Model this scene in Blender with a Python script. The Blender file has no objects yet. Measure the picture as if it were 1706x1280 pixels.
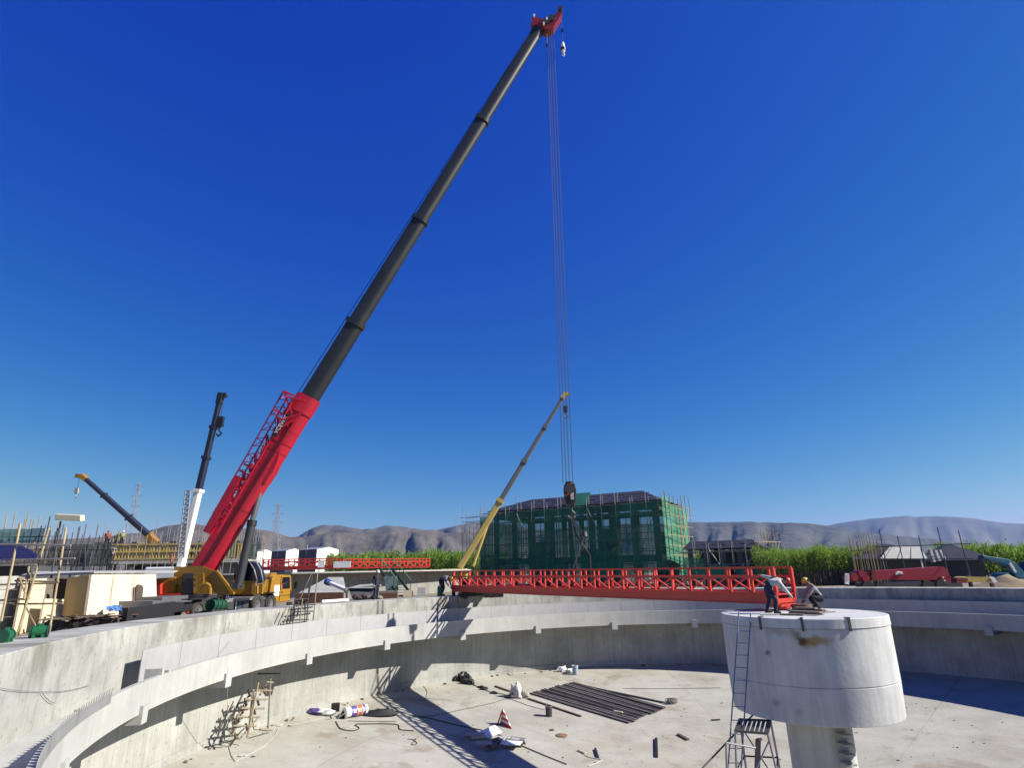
import bpy, bmesh, math, random
import numpy as np
from mathutils import Vector, Matrix, noise

random.seed(7)
rng = np.random.default_rng(7)
R = math.radians
SC = bpy.context.scene
COL = SC.collection

# ------------------------------------------------------------------ camera
CAM = Vector((0, 0, 1.628))
F_PX, PITCH, ROLL = 974.67, 0.3080, -0.0199
_fwd = Vector((0, math.cos(PITCH), math.sin(PITCH)))
_up0 = Vector((0, -math.sin(PITCH), math.cos(PITCH)))
_rt = Vector((1, 0, 0)) * math.cos(ROLL) + _up0 * math.sin(ROLL)
_up = Vector((1, 0, 0)) * -math.sin(ROLL) + _up0 * math.cos(ROLL)
cam_data = bpy.data.cameras.new('camera')
cam = bpy.data.objects.new('camera', cam_data)
COL.objects.link(cam)
cam.matrix_world = Matrix(((_rt.x, _up.x, -_fwd.x, CAM.x), (_rt.y, _up.y, -_fwd.y, CAM.y),
                           (_rt.z, _up.z, -_fwd.z, CAM.z), (0, 0, 0, 1)))
cam_data.sensor_width = 36
cam_data.lens = F_PX / 1706 * 36
cam_data.clip_start = 0.1
cam_data.clip_end = 40000
SC.camera = cam

# ------------------------------------------------------------------ sky and sun
SUN_AZ, SUN_EL = R(97.7), R(35.6)
SUN = Vector((math.sin(SUN_AZ) * math.cos(SUN_EL), math.cos(SUN_AZ) * math.cos(SUN_EL), math.sin(SUN_EL)))
world = bpy.data.worlds.new('World')
SC.world = world
world.use_nodes = True
wn, wl = world.node_tree.nodes, world.node_tree.links
wn.clear()
sky = wn.new('ShaderNodeTexSky')
sky.sky_type = 'NISHITA'
sky.sun_disc = False
sky.sun_elevation = SUN_EL
sky.sun_rotation = SUN_AZ
sky.altitude = 1500
sky.air_density = 1.0
sky.dust_density = 0.6
sky.ozone_density = 1.0
sep = wn.new('ShaderNodeSeparateColor')
comb = wn.new('ShaderNodeCombineColor')
STR = 0.12
for ch, (pw, am) in enumerate(((2.275, 0.0050), (1.398, 0.0212), (0.345, 0.1710))):   # one even grade of the whole sky: deep clear blue
    q = wn.new('ShaderNodeMath')
    q.operation = 'POWER'
    q.inputs[1].default_value = pw
    g = wn.new('ShaderNodeMath')
    g.operation = 'MULTIPLY'
    g.inputs[1].default_value = am / STR
    wl.new(sep.outputs[ch], q.inputs[0])
    wl.new(q.outputs[0], g.inputs[0])
    wl.new(g.outputs[0], comb.inputs[ch])
bg = wn.new('ShaderNodeBackground')
bg.inputs['Strength'].default_value = STR
wo = wn.new('ShaderNodeOutputWorld')
wl.new(sky.outputs[0], sep.inputs[0])
wl.new(comb.outputs[0], bg.inputs[0])
wl.new(bg.outputs[0], wo.inputs[0])
sun_data = bpy.data.lights.new('sun', 'SUN')
sun_data.energy = 5.0
sun_data.angle = R(0.5)
sun_data.color = (1.0, 0.945, 0.84)
sun = bpy.data.objects.new('sun', sun_data)
COL.objects.link(sun)
sun.rotation_mode = 'QUATERNION'
sun.rotation_quaternion = (-SUN).to_track_quat('-Z', 'Y')
sun.location = SUN * 200
SC.view_settings.view_transform = 'Standard'
SC.view_settings.look = 'None'
SC.view_settings.gamma = 1
SC.view_settings.use_curve_mapping = False
SC.view_settings.exposure = 0.9


# ------------------------------------------------------------------ measuring helpers (pixel of the photograph -> place)
def ray(u, v):
    d = _rt * ((u - 853) / F_PX) - _up * ((v - 640) / F_PX) + _fwd
    return d.normalized()


def at(u, v, depth):
    d = ray(u, v)
    return CAM + d * (depth / d.y)


def on(u, v, z):
    d = ray(u, v)
    return CAM + d * ((z - CAM.z) / d.z)


C = Vector((10.44, 23.12, 0))
R0, R1, ROUT = 23.78, 22.0, 25.7
GZ = -0.62
FZ, SLOPE = -5.13, 0.088


def onring(u, v, rad):
    d = ray(u, v)
    e = CAM - C
    a = d.x * d.x + d.y * d.y
    b = 2 * (d.x * e.x + d.y * e.y)
    c = e.x * e.x + e.y * e.y - rad * rad
    t = (-b + math.sqrt(max(b * b - 4 * a * c, 0))) / (2 * a)
    return CAM + d * t


def floor_z(x, y):
    return FZ - SLOPE * (R0 - min(R0, math.hypot(x - C.x, y - C.y)))


def onfloor(u, v):
    z = FZ - 0.6
    for _ in range(8):
        p = on(u, v, z)
        z = floor_z(p.x, p.y)
    return Vector((p.x, p.y, z))


def ang(p):
    return math.atan2(p.y - C.y, p.x - C.x)


def pol(a, r, z=0.0):
    return Vector((C.x + r * math.cos(a), C.y + r * math.sin(a), z))


# ------------------------------------------------------------------ materials
MATS = {}
ALB = 0.64          # all paints and earths were first judged at a lower exposure


def mat(name, color, rough=0.7, metal=0.0, var=0.12, scale=1.5, dirt=0.0, dirt_col=(0.1, 0.08, 0.06), streak=0.0,
        bump=0.0, bump_scale=20, bump_d=0.03, alpha=1.0, coat=0.0, spec=0.5):
    if name in MATS:
        return MATS[name]
    m = bpy.data.materials.new(name)
    m.use_nodes = True
    n, l = m.node_tree.nodes, m.node_tree.links
    b = n['Principled BSDF']
    b.inputs['Roughness'].default_value = rough
    b.inputs['Metallic'].default_value = metal
    b.inputs['Specular IOR Level'].default_value = spec
    if coat:
        b.inputs['Coat Weight'].default_value = coat
    geo = n.new('ShaderNodeNewGeometry')
    t = n.new('ShaderNodeTexNoise')
    t.inputs['Scale'].default_value = scale
    t.inputs['Detail'].default_value = 6
    t.inputs['Roughness'].default_value = 0.62
    l.new(geo.outputs['Position'], t.inputs['Vector'])
    r = n.new('ShaderNodeMapRange')
    r.inputs['From Min'].default_value = 0.3
    r.inputs['From Max'].default_value = 0.7
    r.inputs['To Min'].default_value = 1 - var
    r.inputs['To Max'].default_value = 1 + var
    l.new(t.outputs['Fac'], r.inputs['Value'])
    mul = n.new('ShaderNodeMix')
    mul.data_type = 'RGBA'
    mul.blend_type = 'MULTIPLY'
    mul.inputs[0].default_value = 1
    mul.inputs[6].default_value = (*[c * ALB for c in color], 1)
    l.new(r.outputs[0], mul.inputs[7])
    out = mul.outputs[2]
    if dirt > 0:
        t2 = n.new('ShaderNodeTexNoise')
        t2.inputs['Scale'].default_value = scale * 0.45
        t2.inputs['Detail'].default_value = 8
        t2.inputs['Roughness'].default_value = 0.7
        vm = n.new('ShaderNodeVectorMath')
        vm.operation = 'MULTIPLY'
        vm.inputs[1].default_value = (1, 1, 0.25 if streak else 1)
        l.new(geo.outputs['Position'], vm.inputs[0])
        l.new(vm.outputs[0], t2.inputs['Vector'])
        r2 = n.new('ShaderNodeMapRange')
        r2.inputs['From Min'].default_value = 0.5
        r2.inputs['From Max'].default_value = 0.78
        r2.inputs['To Max'].default_value = dirt
        l.new(t2.outputs['Fac'], r2.inputs['Value'])
        mx = n.new('ShaderNodeMix')
        mx.data_type = 'RGBA'
        l.new(r2.outputs[0], mx.inputs[0])
        l.new(out, mx.inputs[6])
        mx.inputs[7].default_value = (*[c * ALB for c in dirt_col], 1)
        out = mx.outputs[2]
    if streak > 0:
        vm = n.new('ShaderNodeVectorMath')
        vm.operation = 'MULTIPLY'
        vm.inputs[1].default_value = (6, 6, 0.35)
        l.new(geo.outputs['Position'], vm.inputs[0])
        t3 = n.new('ShaderNodeTexNoise')
        t3.inputs['Scale'].default_value = 1.0
        t3.inputs['Detail'].default_value = 5
        l.new(vm.outputs[0], t3.inputs['Vector'])
        r3 = n.new('ShaderNodeMapRange')
        r3.inputs['From Min'].default_value = 0.42
        r3.inputs['From Max'].default_value = 0.7
        r3.inputs['To Min'].default_value = 1.0
        r3.inputs['To Max'].default_value = 1 - streak
        l.new(t3.outputs['Fac'], r3.inputs['Value'])
        m3 = n.new('ShaderNodeMix')
        m3.data_type = 'RGBA'
        m3.blend_type = 'MULTIPLY'
        m3.inputs[0].default_value = 1
        l.new(out, m3.inputs[6])
        l.new(r3.outputs[0], m3.inputs[7])
        out = m3.outputs[2]
    l.new(out, b.inputs['Base Color'])
    if bump:
        tb = n.new('ShaderNodeTexNoise')
        tb.inputs['Scale'].default_value = bump_scale
        tb.inputs['Detail'].default_value = 5
        l.new(geo.outputs['Position'], tb.inputs['Vector'])
        bp = n.new('ShaderNodeBump')
        bp.inputs['Strength'].default_value = bump
        bp.inputs['Distance'].default_value = bump_d
        l.new(tb.outputs['Fac'], bp.inputs['Height'])
        l.new(bp.outputs[0], b.inputs['Normal'])
    if alpha < 1:
        b.inputs['Alpha'].default_value = alpha
    MATS[name] = m
    return m


# ------------------------------------------------------------------ mesh helpers
def link(o):
    COL.objects.link(o)
    return o


def base_of(o):
    v = Vector((0, 0, 0))
    while o is not None:
        v += o.location
        o = o.parent
    return v


def thing(name, label, cat, loc=(0, 0, 0), group=None, kind=None):
    o = bpy.data.objects.new(name, None)
    o.empty_display_size = 0.3
    link(o)
    o.location = loc
    return tag(o, label, cat, group, kind)


def tag(o, label=None, cat=None, group=None, kind=None):
    if label:
        o['label'] = label
    if cat:
        o['category'] = cat
    if group:
        o['group'] = group
    if kind:
        o['kind'] = kind
    return o


def frame(p0, p1, up=None):
    p0, p1 = Vector(p0), Vector(p1)
    z = (p1 - p0)
    ln = z.length
    z = z / max(ln, 1e-9)
    ref = Vector(up) if up is not None else (Vector((0, 0, 1)) if abs(z.z) < 0.95 else Vector((0, 1, 0)))
    x = ref.cross(z)
    if x.length < 1e-6:
        x = Vector((1, 0, 0)).cross(z)
    x.normalize()
    y = z.cross(x)
    return p0, p1, x, y, z, ln


class MB:
    """collects shapes in world space and links them as ONE mesh object"""

    def __init__(self):
        self.v, self.f, self.m, self.s = [], [], [], []
        self.mats = []
        self.cur = 0

    def use(self, m):
        if m not in self.mats:
            self.mats.append(m)
        self.cur = self.mats.index(m)
        return self

    def add(self, vs, fs, smooth=False):
        o = len(self.v)
        self.v += [tuple(v) for v in vs]
        for f in fs:
            self.f.append([i + o for i in f])
            self.m.append(self.cur)
            self.s.append(smooth)
        return self

    def hexa(self, p):
        return self.add(p, [(0, 3, 2, 1), (4, 5, 6, 7), (0, 1, 5, 4), (1, 2, 6, 5), (2, 3, 7, 6), (3, 0, 4, 7)])

    def box(self, c, s, rz=0.0, rx=0.0, ry=0.0):
        M = Matrix.Rotation(rz, 3, 'Z') @ Matrix.Rotation(ry, 3, 'Y') @ Matrix.Rotation(rx, 3, 'X')
        c = Vector(c)
        h = [x / 2 for x in s]
        p = [c + M @ Vector((sx * h[0], sy * h[1], sz * h[2])) for sz in (-1, 1) for sx, sy in ((-1, -1), (1, -1), (1, 1), (-1, 1))]
        return self.hexa(p)

    def bar(self, p0, p1, w, h=None, up=None, w1=None, h1=None):
        h = w if h is None else h
        w1 = w if w1 is None else w1
        h1 = h if h1 is None else h1
        p0, p1, x, y, z, ln = frame(p0, p1, up)
        q = [(-1, -1), (1, -1), (1, 1), (-1, 1)]
        p = [p0 + x * (a * w / 2) + y * (b * h / 2) for a, b in q] + [p1 + x * (a * w1 / 2) + y * (b * h1 / 2) for a, b in q]
        return self.hexa(p)

    def tube(self, p0, p1, r, n=8, r1=None, cap=True):
        r1 = r if r1 is None else r1
        p0, p1, x, y, z, ln = frame(p0, p1)
        cs = [(math.cos(2 * math.pi * i / n), math.sin(2 * math.pi * i / n)) for i in range(n)]
        o = len(self.v)
        vs = [p0 + x * (c * r) + y * (s * r) for c, s in cs] + [p1 + x * (c * r1) + y * (s * r1) for c, s in cs]
        self.add(vs, [(i, (i + 1) % n, n + (i + 1) % n, n + i) for i in range(n)], True)
        if cap:
            self.add([], [])
            self.f += [[o + i for i in range(n)][::-1], [o + n + i for i in range(n)]]
            self.m += [self.cur] * 2
            self.s += [False] * 2
        return self

    def path(self, pts, r, n=6):
        pts = [Vector(p) for p in pts]
        rings = []
        for i, p in enumerate(pts):
            d = (pts[min(i + 1, len(pts) - 1)] - pts[max(i - 1, 0)])
            _, _, x, y, z, _l = frame(p, p + d)
            rings += [p + x * (math.cos(2 * math.pi * k / n) * r) + y * (math.sin(2 * math.pi * k / n) * r) for k in range(n)]
        fs = []
        for i in range(len(pts) - 1):
            for k in range(n):
                fs.append((i * n + k, i * n + (k + 1) % n, (i + 1) * n + (k + 1) % n, (i + 1) * n + k))
        fs += [tuple(range(n))[::-1], tuple((len(pts) - 1) * n + k for k in range(n))]
        return self.add(rings, fs, True)

    def prism(self, poly, offset):
        """polygon (world points) pushed along offset"""
        n = len(poly)
        offset = Vector(offset)
        vs = [Vector(p) for p in poly] + [Vector(p) + offset for p in poly]
        return self.add(vs, [tuple(range(n))[::-1], tuple(range(n, 2 * n))] + [(i, (i + 1) % n, n + (i + 1) % n, n + i) for i in range(n)])

    def lathe(self, prof, c, n=32, a0=0.0, a1=2 * math.pi, smooth=True, closed=True):
        """profile [(r, z)] turned round the vertical through c"""
        full = abs(a1 - a0 - 2 * math.pi) < 1e-6
        na = n if full else n + 1
        k = len(prof)
        vs = []
        for i in range(na):
            a = a0 + (a1 - a0) * i / n
            for r, z in prof:
                vs.append((c[0] + r * math.cos(a), c[1] + r * math.sin(a), c[2] + z))
        fs = []
        kk = k if closed else k - 1
        for i in range(n):
            j = (i + 1) % na
            for q in range(kk):
                q2 = (q + 1) % k
                fs.append((i * k + q, j * k + q, j * k + q2, i * k + q2))
        if not full and closed:
            fs += [tuple(range(k)), tuple((na - 1) * k + q for q in range(k))[::-1]]
        return self.add(vs, fs, smooth)

    def blob(self, c, s, seed=0, n=10, amp=0.25, rz=0):
        """lumpy closed surface"""
        vs, fs = [], []
        m = n // 2
        for i in range(m + 1):
            th = math.pi * i / m
            for j in range(n):
                ph = 2 * math.pi * j / n
                d = Vector((math.sin(th) * math.cos(ph), math.sin(th) * math.sin(ph), math.cos(th)))
                k = 1 + amp * noise.noise(d * 1.9 + Vector((seed * 3.1, seed * 1.7, 0))) * 1.6 + amp * .5 * noise.noise(d * 5 + Vector((seed, 0, 0)))
                q = Vector((d.x * s[0], d.y * s[1], d.z * s[2])) * k
                q = Matrix.Rotation(rz, 3, 'Z') @ q
                vs.append(Vector(c) + q)
        for i in range(m):
            for j in range(n):
                fs.append((i * n + j, (i + 1) * n + j, (i + 1) * n + (j + 1) % n, i * n + (j + 1) % n))
        return self.add(vs, fs, True)

    def mesh(self, name, off=Vector((0, 0, 0)), bevel=0):
        me = bpy.data.meshes.new(name)
        me.from_pydata([(v[0] - off[0], v[1] - off[1], v[2] - off[2]) for v in self.v], [], self.f)
        for m in self.mats:
            me.materials.append(m)
        me.polygons.foreach_set('material_index', self.m)
        me.polygons.foreach_set('use_smooth', self.s)
        me.update()
        bm = bmesh.new()
        bm.from_mesh(me)
        bmesh.ops.recalc_face_normals(bm, faces=bm.faces)
        bm.to_mesh(me)
        bm.free()
        if any(self.s):
            me.set_sharp_from_angle(angle=R(38))
        return me

    def build(self, name, m=None, parent=None, loc=None, bevel=0.0):
        if m is not None:
            self.mats = [m]
            self.m = [0] * len(self.f)
        if parent is not None:
            off = base_of(parent)
        else:
            off = Vector(loc) if loc is not None else Vector((0, 0, 0))
        o = bpy.data.objects.new(name, self.mesh(name, off))
        link(o)
        if parent is not None:
            o.parent = parent
        else:
            o.location = off
        if bevel:
            b = o.modifiers.new('bevel', 'BEVEL')
            b.width = bevel
            b.segments = 2
            b.limit_method = 'ANGLE'
        return o


UNIT = {}


def unit(kind, m):
    key = (kind, m.name)
    if key not in UNIT:
        b = MB()
        if kind == 'bar':
            b.bar((0, 0, 0), (0, 0, 1), 1, 1, up=(0, 1, 0))
        else:
            b.tube((0, 0, 0), (0, 0, 1), 1, 8)
        b.use(m)
        b.m = [0] * len(b.f)
        UNIT[key] = b.mesh('unit_' + kind)
    return UNIT[key]


def _unit_obj(name, kind, m, p0, p1, sx, sy, parent, up=None):
    p0, p1, x, y, z, ln = frame(p0, p1, up)
    o = bpy.data.objects.new(name, unit(kind, m))
    link(o)
    off = Vector((0, 0, 0))
    if parent is not None:
        off = base_of(parent)
        o.parent = parent
    M = Matrix(((x.x * sx, y.x * sy, z.x * ln, 0), (x.y * sx, y.y * sy, z.y * ln, 0), (x.z * sx, y.z * sy, z.z * ln, 0), (0, 0, 0, 1)))
    M.translation = p0 - off
    o.matrix_basis = M
    return o


def bar(name, p0, p1, w, h, m, parent=None, up=None):
    return _unit_obj(name, 'bar', m, p0, p1, w, h, parent, up)


def tube(name, p0, p1, r, m, parent=None):
    return _unit_obj(name, 'tube', m, p0, p1, r, r, parent)


def raw(name, verts, faces, m, smooth=False):
    me = bpy.data.meshes.new(name)
    me.from_pydata(verts, [], faces)
    me.materials.append(m)
    if smooth:
        me.polygons.foreach_set('use_smooth', [True] * len(me.polygons))
    me.update()
    return link(bpy.data.objects.new(name, me))


# ------------------------------------------------------------------ named materials
concrete = mat('concrete', (0.53, 0.53, 0.49), 0.9, var=0.24, scale=0.45, dirt=0.75, dirt_col=(0.27, 0.255, 0.20), streak=0.16, bump=0.5, bump_scale=9)
concrete_pale = mat('concrete_pale', (0.58, 0.582, 0.55), 0.85, var=0.12, scale=0.6, dirt=0.4, dirt_col=(0.34, 0.325, 0.30), streak=0.09, bump=0.3, bump_scale=12)
plate_white = mat('plate_white', (0.55, 0.55, 0.555), 0.55, var=0.07, scale=1.5, dirt=0.25, dirt_col=(0.42, 0.42, 0.44), streak=0.07)
drum_paint = mat('drum_concrete', (0.74, 0.745, 0.74), 0.75, var=0.13, scale=0.8, dirt=0.5, dirt_col=(0.50, 0.50, 0.47), streak=0.15, bump=0.25, bump_scale=7)
floor_m = mat('tank_floor', (0.51, 0.495, 0.425), 0.92, var=0.16, scale=0.45, dirt=0.7, dirt_col=(0.34, 0.275, 0.19), bump=0.35, bump_scale=6)
ground_m = mat('bare_earth', (0.30, 0.25, 0.18), 0.95, var=0.25, scale=0.12, dirt=0.5, dirt_col=(0.18, 0.15, 0.10), bump=0.6, bump_scale=3)
red_bridge = mat('bridge_red', (0.78, 0.056, 0.036), 0.42, var=0.10, scale=2, dirt=0.12, dirt_col=(0.35, 0.03, 0.02))
red_boom = mat('boom_red', (0.62, 0.012, 0.04), 0.42, var=0.16, scale=0.9, dirt=0.35, dirt_col=(0.30, 0.03, 0.035), streak=0.1)
red_dark = mat('red_dark', (0.22, 0.012, 0.018), 0.5)
boom_black = mat('boom_black', (0.018, 0.022, 0.026), 0.45, var=0.3, scale=0.7, dirt=0.35, dirt_col=(0.060, 0.060, 0.055))
boom_navy = mat('boom_navy', (0.020, 0.026, 0.055), 0.45)
boom_grey = mat('boom_grey', (0.16, 0.165, 0.16), 0.45)
yellow = mat('machine_yellow', (0.44, 0.225, 0.016), 0.45, var=0.1, dirt=0.4, dirt_col=(0.30, 0.17, 0.04))
yellow_pale = mat('pale_yellow', (0.66, 0.50, 0.13), 0.5, var=0.1, dirt=0.35, dirt_col=(0.35, 0.22, 0.08))
white_m = mat('white_paint', (1.15, 1.15, 1.10), 0.5, var=0.05)
cream = mat('cream_panel', (0.78, 0.72, 0.50), 0.6, var=0.05)
black_m = mat('black_steel', (0.02, 0.02, 0.022), 0.5)
rubber = mat('rubber', (0.05, 0.047, 0.043), 0.85, var=0.2, dirt=0.4, dirt_col=(0.10, 0.085, 0.065))
steel = mat('grey_steel', (0.30, 0.31, 0.32), 0.4, 0.6)
steel_dark = mat('dark_steel', (0.10, 0.10, 0.105), 0.5, 0.4, dirt=0.4, dirt_col=(0.13, 0.08, 0.05))
galv = mat('galvanised', (0.45, 0.46, 0.47), 0.45, 0.5)
chrome = mat('chrome_rod', (0.7, 0.7, 0.7), 0.2, 0.9)
rust = mat('rusty_steel', (0.16, 0.10, 0.07), 0.8, var=0.3, scale=4)
rope_m = mat('wire_rope', (0.035, 0.036, 0.04), 0.6)
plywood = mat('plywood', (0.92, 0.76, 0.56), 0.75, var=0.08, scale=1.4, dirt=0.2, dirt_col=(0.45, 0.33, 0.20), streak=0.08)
plywood_pale = mat('pale_plywood', (0.95, 0.82, 0.55), 0.75, var=0.08, scale=1.4)
bamboo = mat('bamboo', (0.34, 0.30, 0.21), 0.7, var=0.2, scale=5, dirt=0.4, dirt_col=(0.16, 0.13, 0.09))
pole_m = mat('scaffold_pole', (0.46, 0.36, 0.20), 0.6, 0.1, var=0.2, scale=2, dirt=0.4, dirt_col=(0.22, 0.13, 0.07))
pole_grey = mat('grey_pole', (0.42, 0.40, 0.36), 0.5, 0.3, var=0.15, scale=2)
pole_yellow = mat('yellow_pole', (0.62, 0.47, 0.10), 0.55, var=0.15)
net_green = mat('green_net', (0.02, 0.36, 0.20), 0.8, var=0.3, scale=0.6, alpha=0.62, streak=0.25)
net_thin = mat('thin_green_net', (0.010, 0.20, 0.105), 0.8, var=0.5, scale=0.5, alpha=0.70, streak=0.25)
net_pale = mat('pale_green_net', (0.04, 0.32, 0.18), 0.8, var=0.25, scale=0.6, alpha=0.8)
green_paint = mat('green_paint', (0.012, 0.16, 0.055), 0.4)
green_dark = mat('dark_green_paint', (0.012, 0.07, 0.04), 0.5)
brick_m = mat('brick', (0.34, 0.15, 0.09), 0.85, var=0.25, scale=6)
mortar_m = mat('mortar', (0.40, 0.36, 0.32), 0.9)
roof_dark = mat('dark_roof', (0.026, 0.027, 0.044), 0.6, var=0.4, scale=0.8, dirt=0.35, dirt_col=(0.14, 0.13, 0.13))
roof_blue = mat('navy_roof', (0.022, 0.022, 0.075), 0.5, var=0.2)
glass_dark = mat('dark_glass', (0.015, 0.018, 0.028), 0.08, coat=0.3)
blue_m = mat('blue_paint', (0.03, 0.10, 0.35), 0.45)
tarp_blue = mat('blue_tarp', (0.10, 0.32, 0.72), 0.5, var=0.2, scale=5)
teal = mat('teal_paint', (0.012, 0.16, 0.25), 0.4, dirt=0.2)
tarp_grey = mat('grey_tarp', (0.46, 0.46, 0.43), 0.7, var=0.12)
cloth_white = mat('white_sack', (0.66, 0.65, 0.60), 0.85, var=0.15, scale=8)
orange = mat('orange_paint', (0.75, 0.16, 0.02), 0.5)
purple = mat('violet_print', (0.14, 0.09, 0.36), 0.5)
dirt_mound = mat('dirt', (0.30, 0.22, 0.13), 0.95, var=0.25, scale=1.5)

# seams and stains of the poured wall: the boards leave a faint vertical line every 1.25 m
def seam_material():
    m = concrete.copy()
    m.name = 'formed_concrete'
    n, l = m.node_tree.nodes, m.node_tree.links
    b = n['Principled BSDF']
    src = b.inputs['Base Color'].links[0].from_socket
    geo = n.new('ShaderNodeNewGeometry')
    sep = n.new('ShaderNodeSeparateXYZ')
    sub = n.new('ShaderNodeVectorMath')
    sub.operation = 'SUBTRACT'
    sub.inputs[1].default_value = C
    l.new(geo.outputs['Position'], sub.inputs[0])
    l.new(sub.outputs[0], sep.inputs[0])
    at2 = n.new('ShaderNodeMath')
    at2.operation = 'ARCTAN2'
    l.new(sep.outputs['Y'], at2.inputs[0])
    l.new(sep.outputs['X'], at2.inputs[1])
    last = None
    for period, width, dark in ((120, 0.018, 0.74), (480, 0.05, 0.95)):
        mu = n.new('ShaderNodeMath')
        mu.operation = 'MULTIPLY'
        mu.inputs[1].default_value = period / (2 * math.pi)
        l.new(at2.outputs[0], mu.inputs[0])
        fr = n.new('ShaderNodeMath')
        fr.operation = 'FRACT'
        l.new(mu.outputs[0], fr.inputs[0])
        cp = n.new('ShaderNodeMath')
        cp.operation = 'LESS_THAN'
        cp.inputs[1].default_value = width
        l.new(fr.outputs[0], cp.inputs[0])
        mr = n.new('ShaderNodeMapRange')
        mr.inputs['To Min'].default_value = 1
        mr.inputs['To Max'].default_value = dark
        l.new(cp.outputs[0], mr.inputs['Value'])
        mx = n.new('ShaderNodeMix')
        mx.data_type = 'RGBA'
        mx.blend_type = 'MULTIPLY'
        mx.inputs[0].default_value = 1
        l.new(src, mx.inputs[6])
        l.new(mr.outputs[0], mx.inputs[7])
        src = mx.outputs[2]
    # rust-brown and grey runs that start at the rim
    cmb = n.new('ShaderNodeCombineXYZ')
    l.new(at2.outputs[0], cmb.inputs['X'])
    for sc_, lo, ln_, colr, k in ((150, .60, 1.3, (.17, .165, .14), .55), (60, .62, .8, (.20, .185, .13), .6), (420, .64, 2.2, (.16, .16, .15), .35)):
        nz = n.new('ShaderNodeTexNoise')
        nz.noise_dimensions = '2D'
        nz.inputs['Scale'].default_value = sc_ / (2 * math.pi) / 1.0
        nz.inputs['Detail'].default_value = 3
        zz = n.new('ShaderNodeMath')
        zz.operation = 'MULTIPLY'
        zz.inputs[1].default_value = .02
        l.new(sep.outputs['Z'], zz.inputs[0])
        l.new(zz.outputs[0], cmb.inputs['Y'])
        l.new(cmb.outputs[0], nz.inputs['Vector'])
        th = n.new('ShaderNodeMapRange')
        th.inputs['From Min'].default_value = lo - .08
        th.inputs['From Max'].default_value = lo + .06
        l.new(nz.outputs['Fac'], th.inputs['Value'])
        fd = n.new('ShaderNodeMapRange')
        fd.inputs['From Min'].default_value = -ln_ * 1.4
        fd.inputs['From Max'].default_value = -.05
        fd.inputs['To Max'].default_value = k
        l.new(sep.outputs['Z'], fd.inputs['Value'])
        mm = n.new('ShaderNodeMath')
        mm.operation = 'MULTIPLY'
        l.new(th.outputs[0], mm.inputs[0])
        l.new(fd.outputs[0], mm.inputs[1])
        mx = n.new('ShaderNodeMix')
        mx.data_type = 'RGBA'
        l.new(mm.outputs[0], mx.inputs[0])
        l.new(src, mx.inputs[6])
        mx.inputs[7].default_value = (*[c * ALB for c in colr], 1)
        src = mx.outputs[2]
    # tie holes in a grid
    cel = []
    for sock, period, off_ in ((at2.outputs[0], 200 / (2 * math.pi), 0), (sep.outputs['Z'], 1 / .62, .5)):
        mu = n.new('ShaderNodeMath')
        mu.operation = 'MULTIPLY_ADD'
        mu.inputs[1].default_value = period
        mu.inputs[2].default_value = off_
        l.new(sock, mu.inputs[0])
        fr = n.new('ShaderNodeMath')
        fr.operation = 'FRACT'
        l.new(mu.outputs[0], fr.inputs[0])
        su = n.new('ShaderNodeMath')
        su.operation = 'SUBTRACT'
        su.inputs[1].default_value = .5
        l.new(fr.outputs[0], su.inputs[0])
        cel.append(su.outputs[0])
    cv = n.new('ShaderNodeCombineXYZ')
    l.new(cel[0], cv.inputs['X'])
    l.new(cel[1], cv.inputs['Y'])
    le = n.new('ShaderNodeVectorMath')
    le.operation = 'LENGTH'
    l.new(cv.outputs[0], le.inputs[0])
    hm_ = n.new('ShaderNodeMapRange')
    hm_.inputs['From Min'].default_value = .05
    hm_.inputs['From Max'].default_value = .09
    hm_.inputs['To Min'].default_value = .80
    hm_.inputs['To Max'].default_value = 1.0
    l.new(le.outputs['Value'], hm_.inputs['Value'])
    mx = n.new('ShaderNodeMix')
    mx.data_type = 'RGBA'
    mx.blend_type = 'MULTIPLY'
    mx.inputs[0].default_value = 1
    l.new(src, mx.inputs[6])
    l.new(hm_.outputs[0], mx.inputs[7])
    src = mx.outputs[2]
    l.new(src, b.inputs['Base Color'])
    return m


wall_m = seam_material()

# ------------------------------------------------------------------ ground, tank floor, hills
def make_ground():
    rad = [ROUT - 0.25, 27, 30, 35, 45, 60, 80, 110, 160, 250, 500, 1000, 2000, 3500, 5500, 8000]
    n = 96
    vs, fs = [], []
    for k, r in enumerate(rad):
        for i in range(n):
            a = 2 * math.pi * i / n
            x, y = C.x + r * math.cos(a), C.y + r * math.sin(a)
            z = GZ + (0.10 * noise.noise(Vector((x * .12, y * .12, 0))) if 0 < k < 9 else 0)
            vs.append((x, y, z))
    for k in range(len(rad) - 1):
        for i in range(n):
            j = (i + 1) % n
            fs.append((k * n + i, (k + 1) * n + i, (k + 1) * n + j, k * n + j))
    o = raw('ground', vs, fs, ground_m, True)
    tag(o, 'bare brown earth of the building site', kind='structure')


make_ground()


def make_floor():
    vs, fs = [], []
    rad = [0.5, 4, 8, 12, 16, 20, 22.5, R0 - .45, R0 + .1]
    n = 120
    for r in rad:
        for i in range(n):
            a = 2 * math.pi * i / n
            z = FZ - SLOPE * (R0 - r) + (0.0 if r < R0 - .4 else (.0 if r < R0 else .04))
            vs.append((C.x + r * math.cos(a), C.y + r * math.sin(a), z))
    for k in range(len(rad) - 1):
        for i in range(n):
            j = (i + 1) % n
            fs.append((k * n + i, (k + 1) * n + i, (k + 1) * n + j, k * n + j))
    fs.append(tuple(range(n))[::-1])
    o = raw('tank_floor', vs, fs, floor_m, True)
    tag(o, 'pale stained concrete floor inside the round tank', kind='structure')


make_floor()


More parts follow.
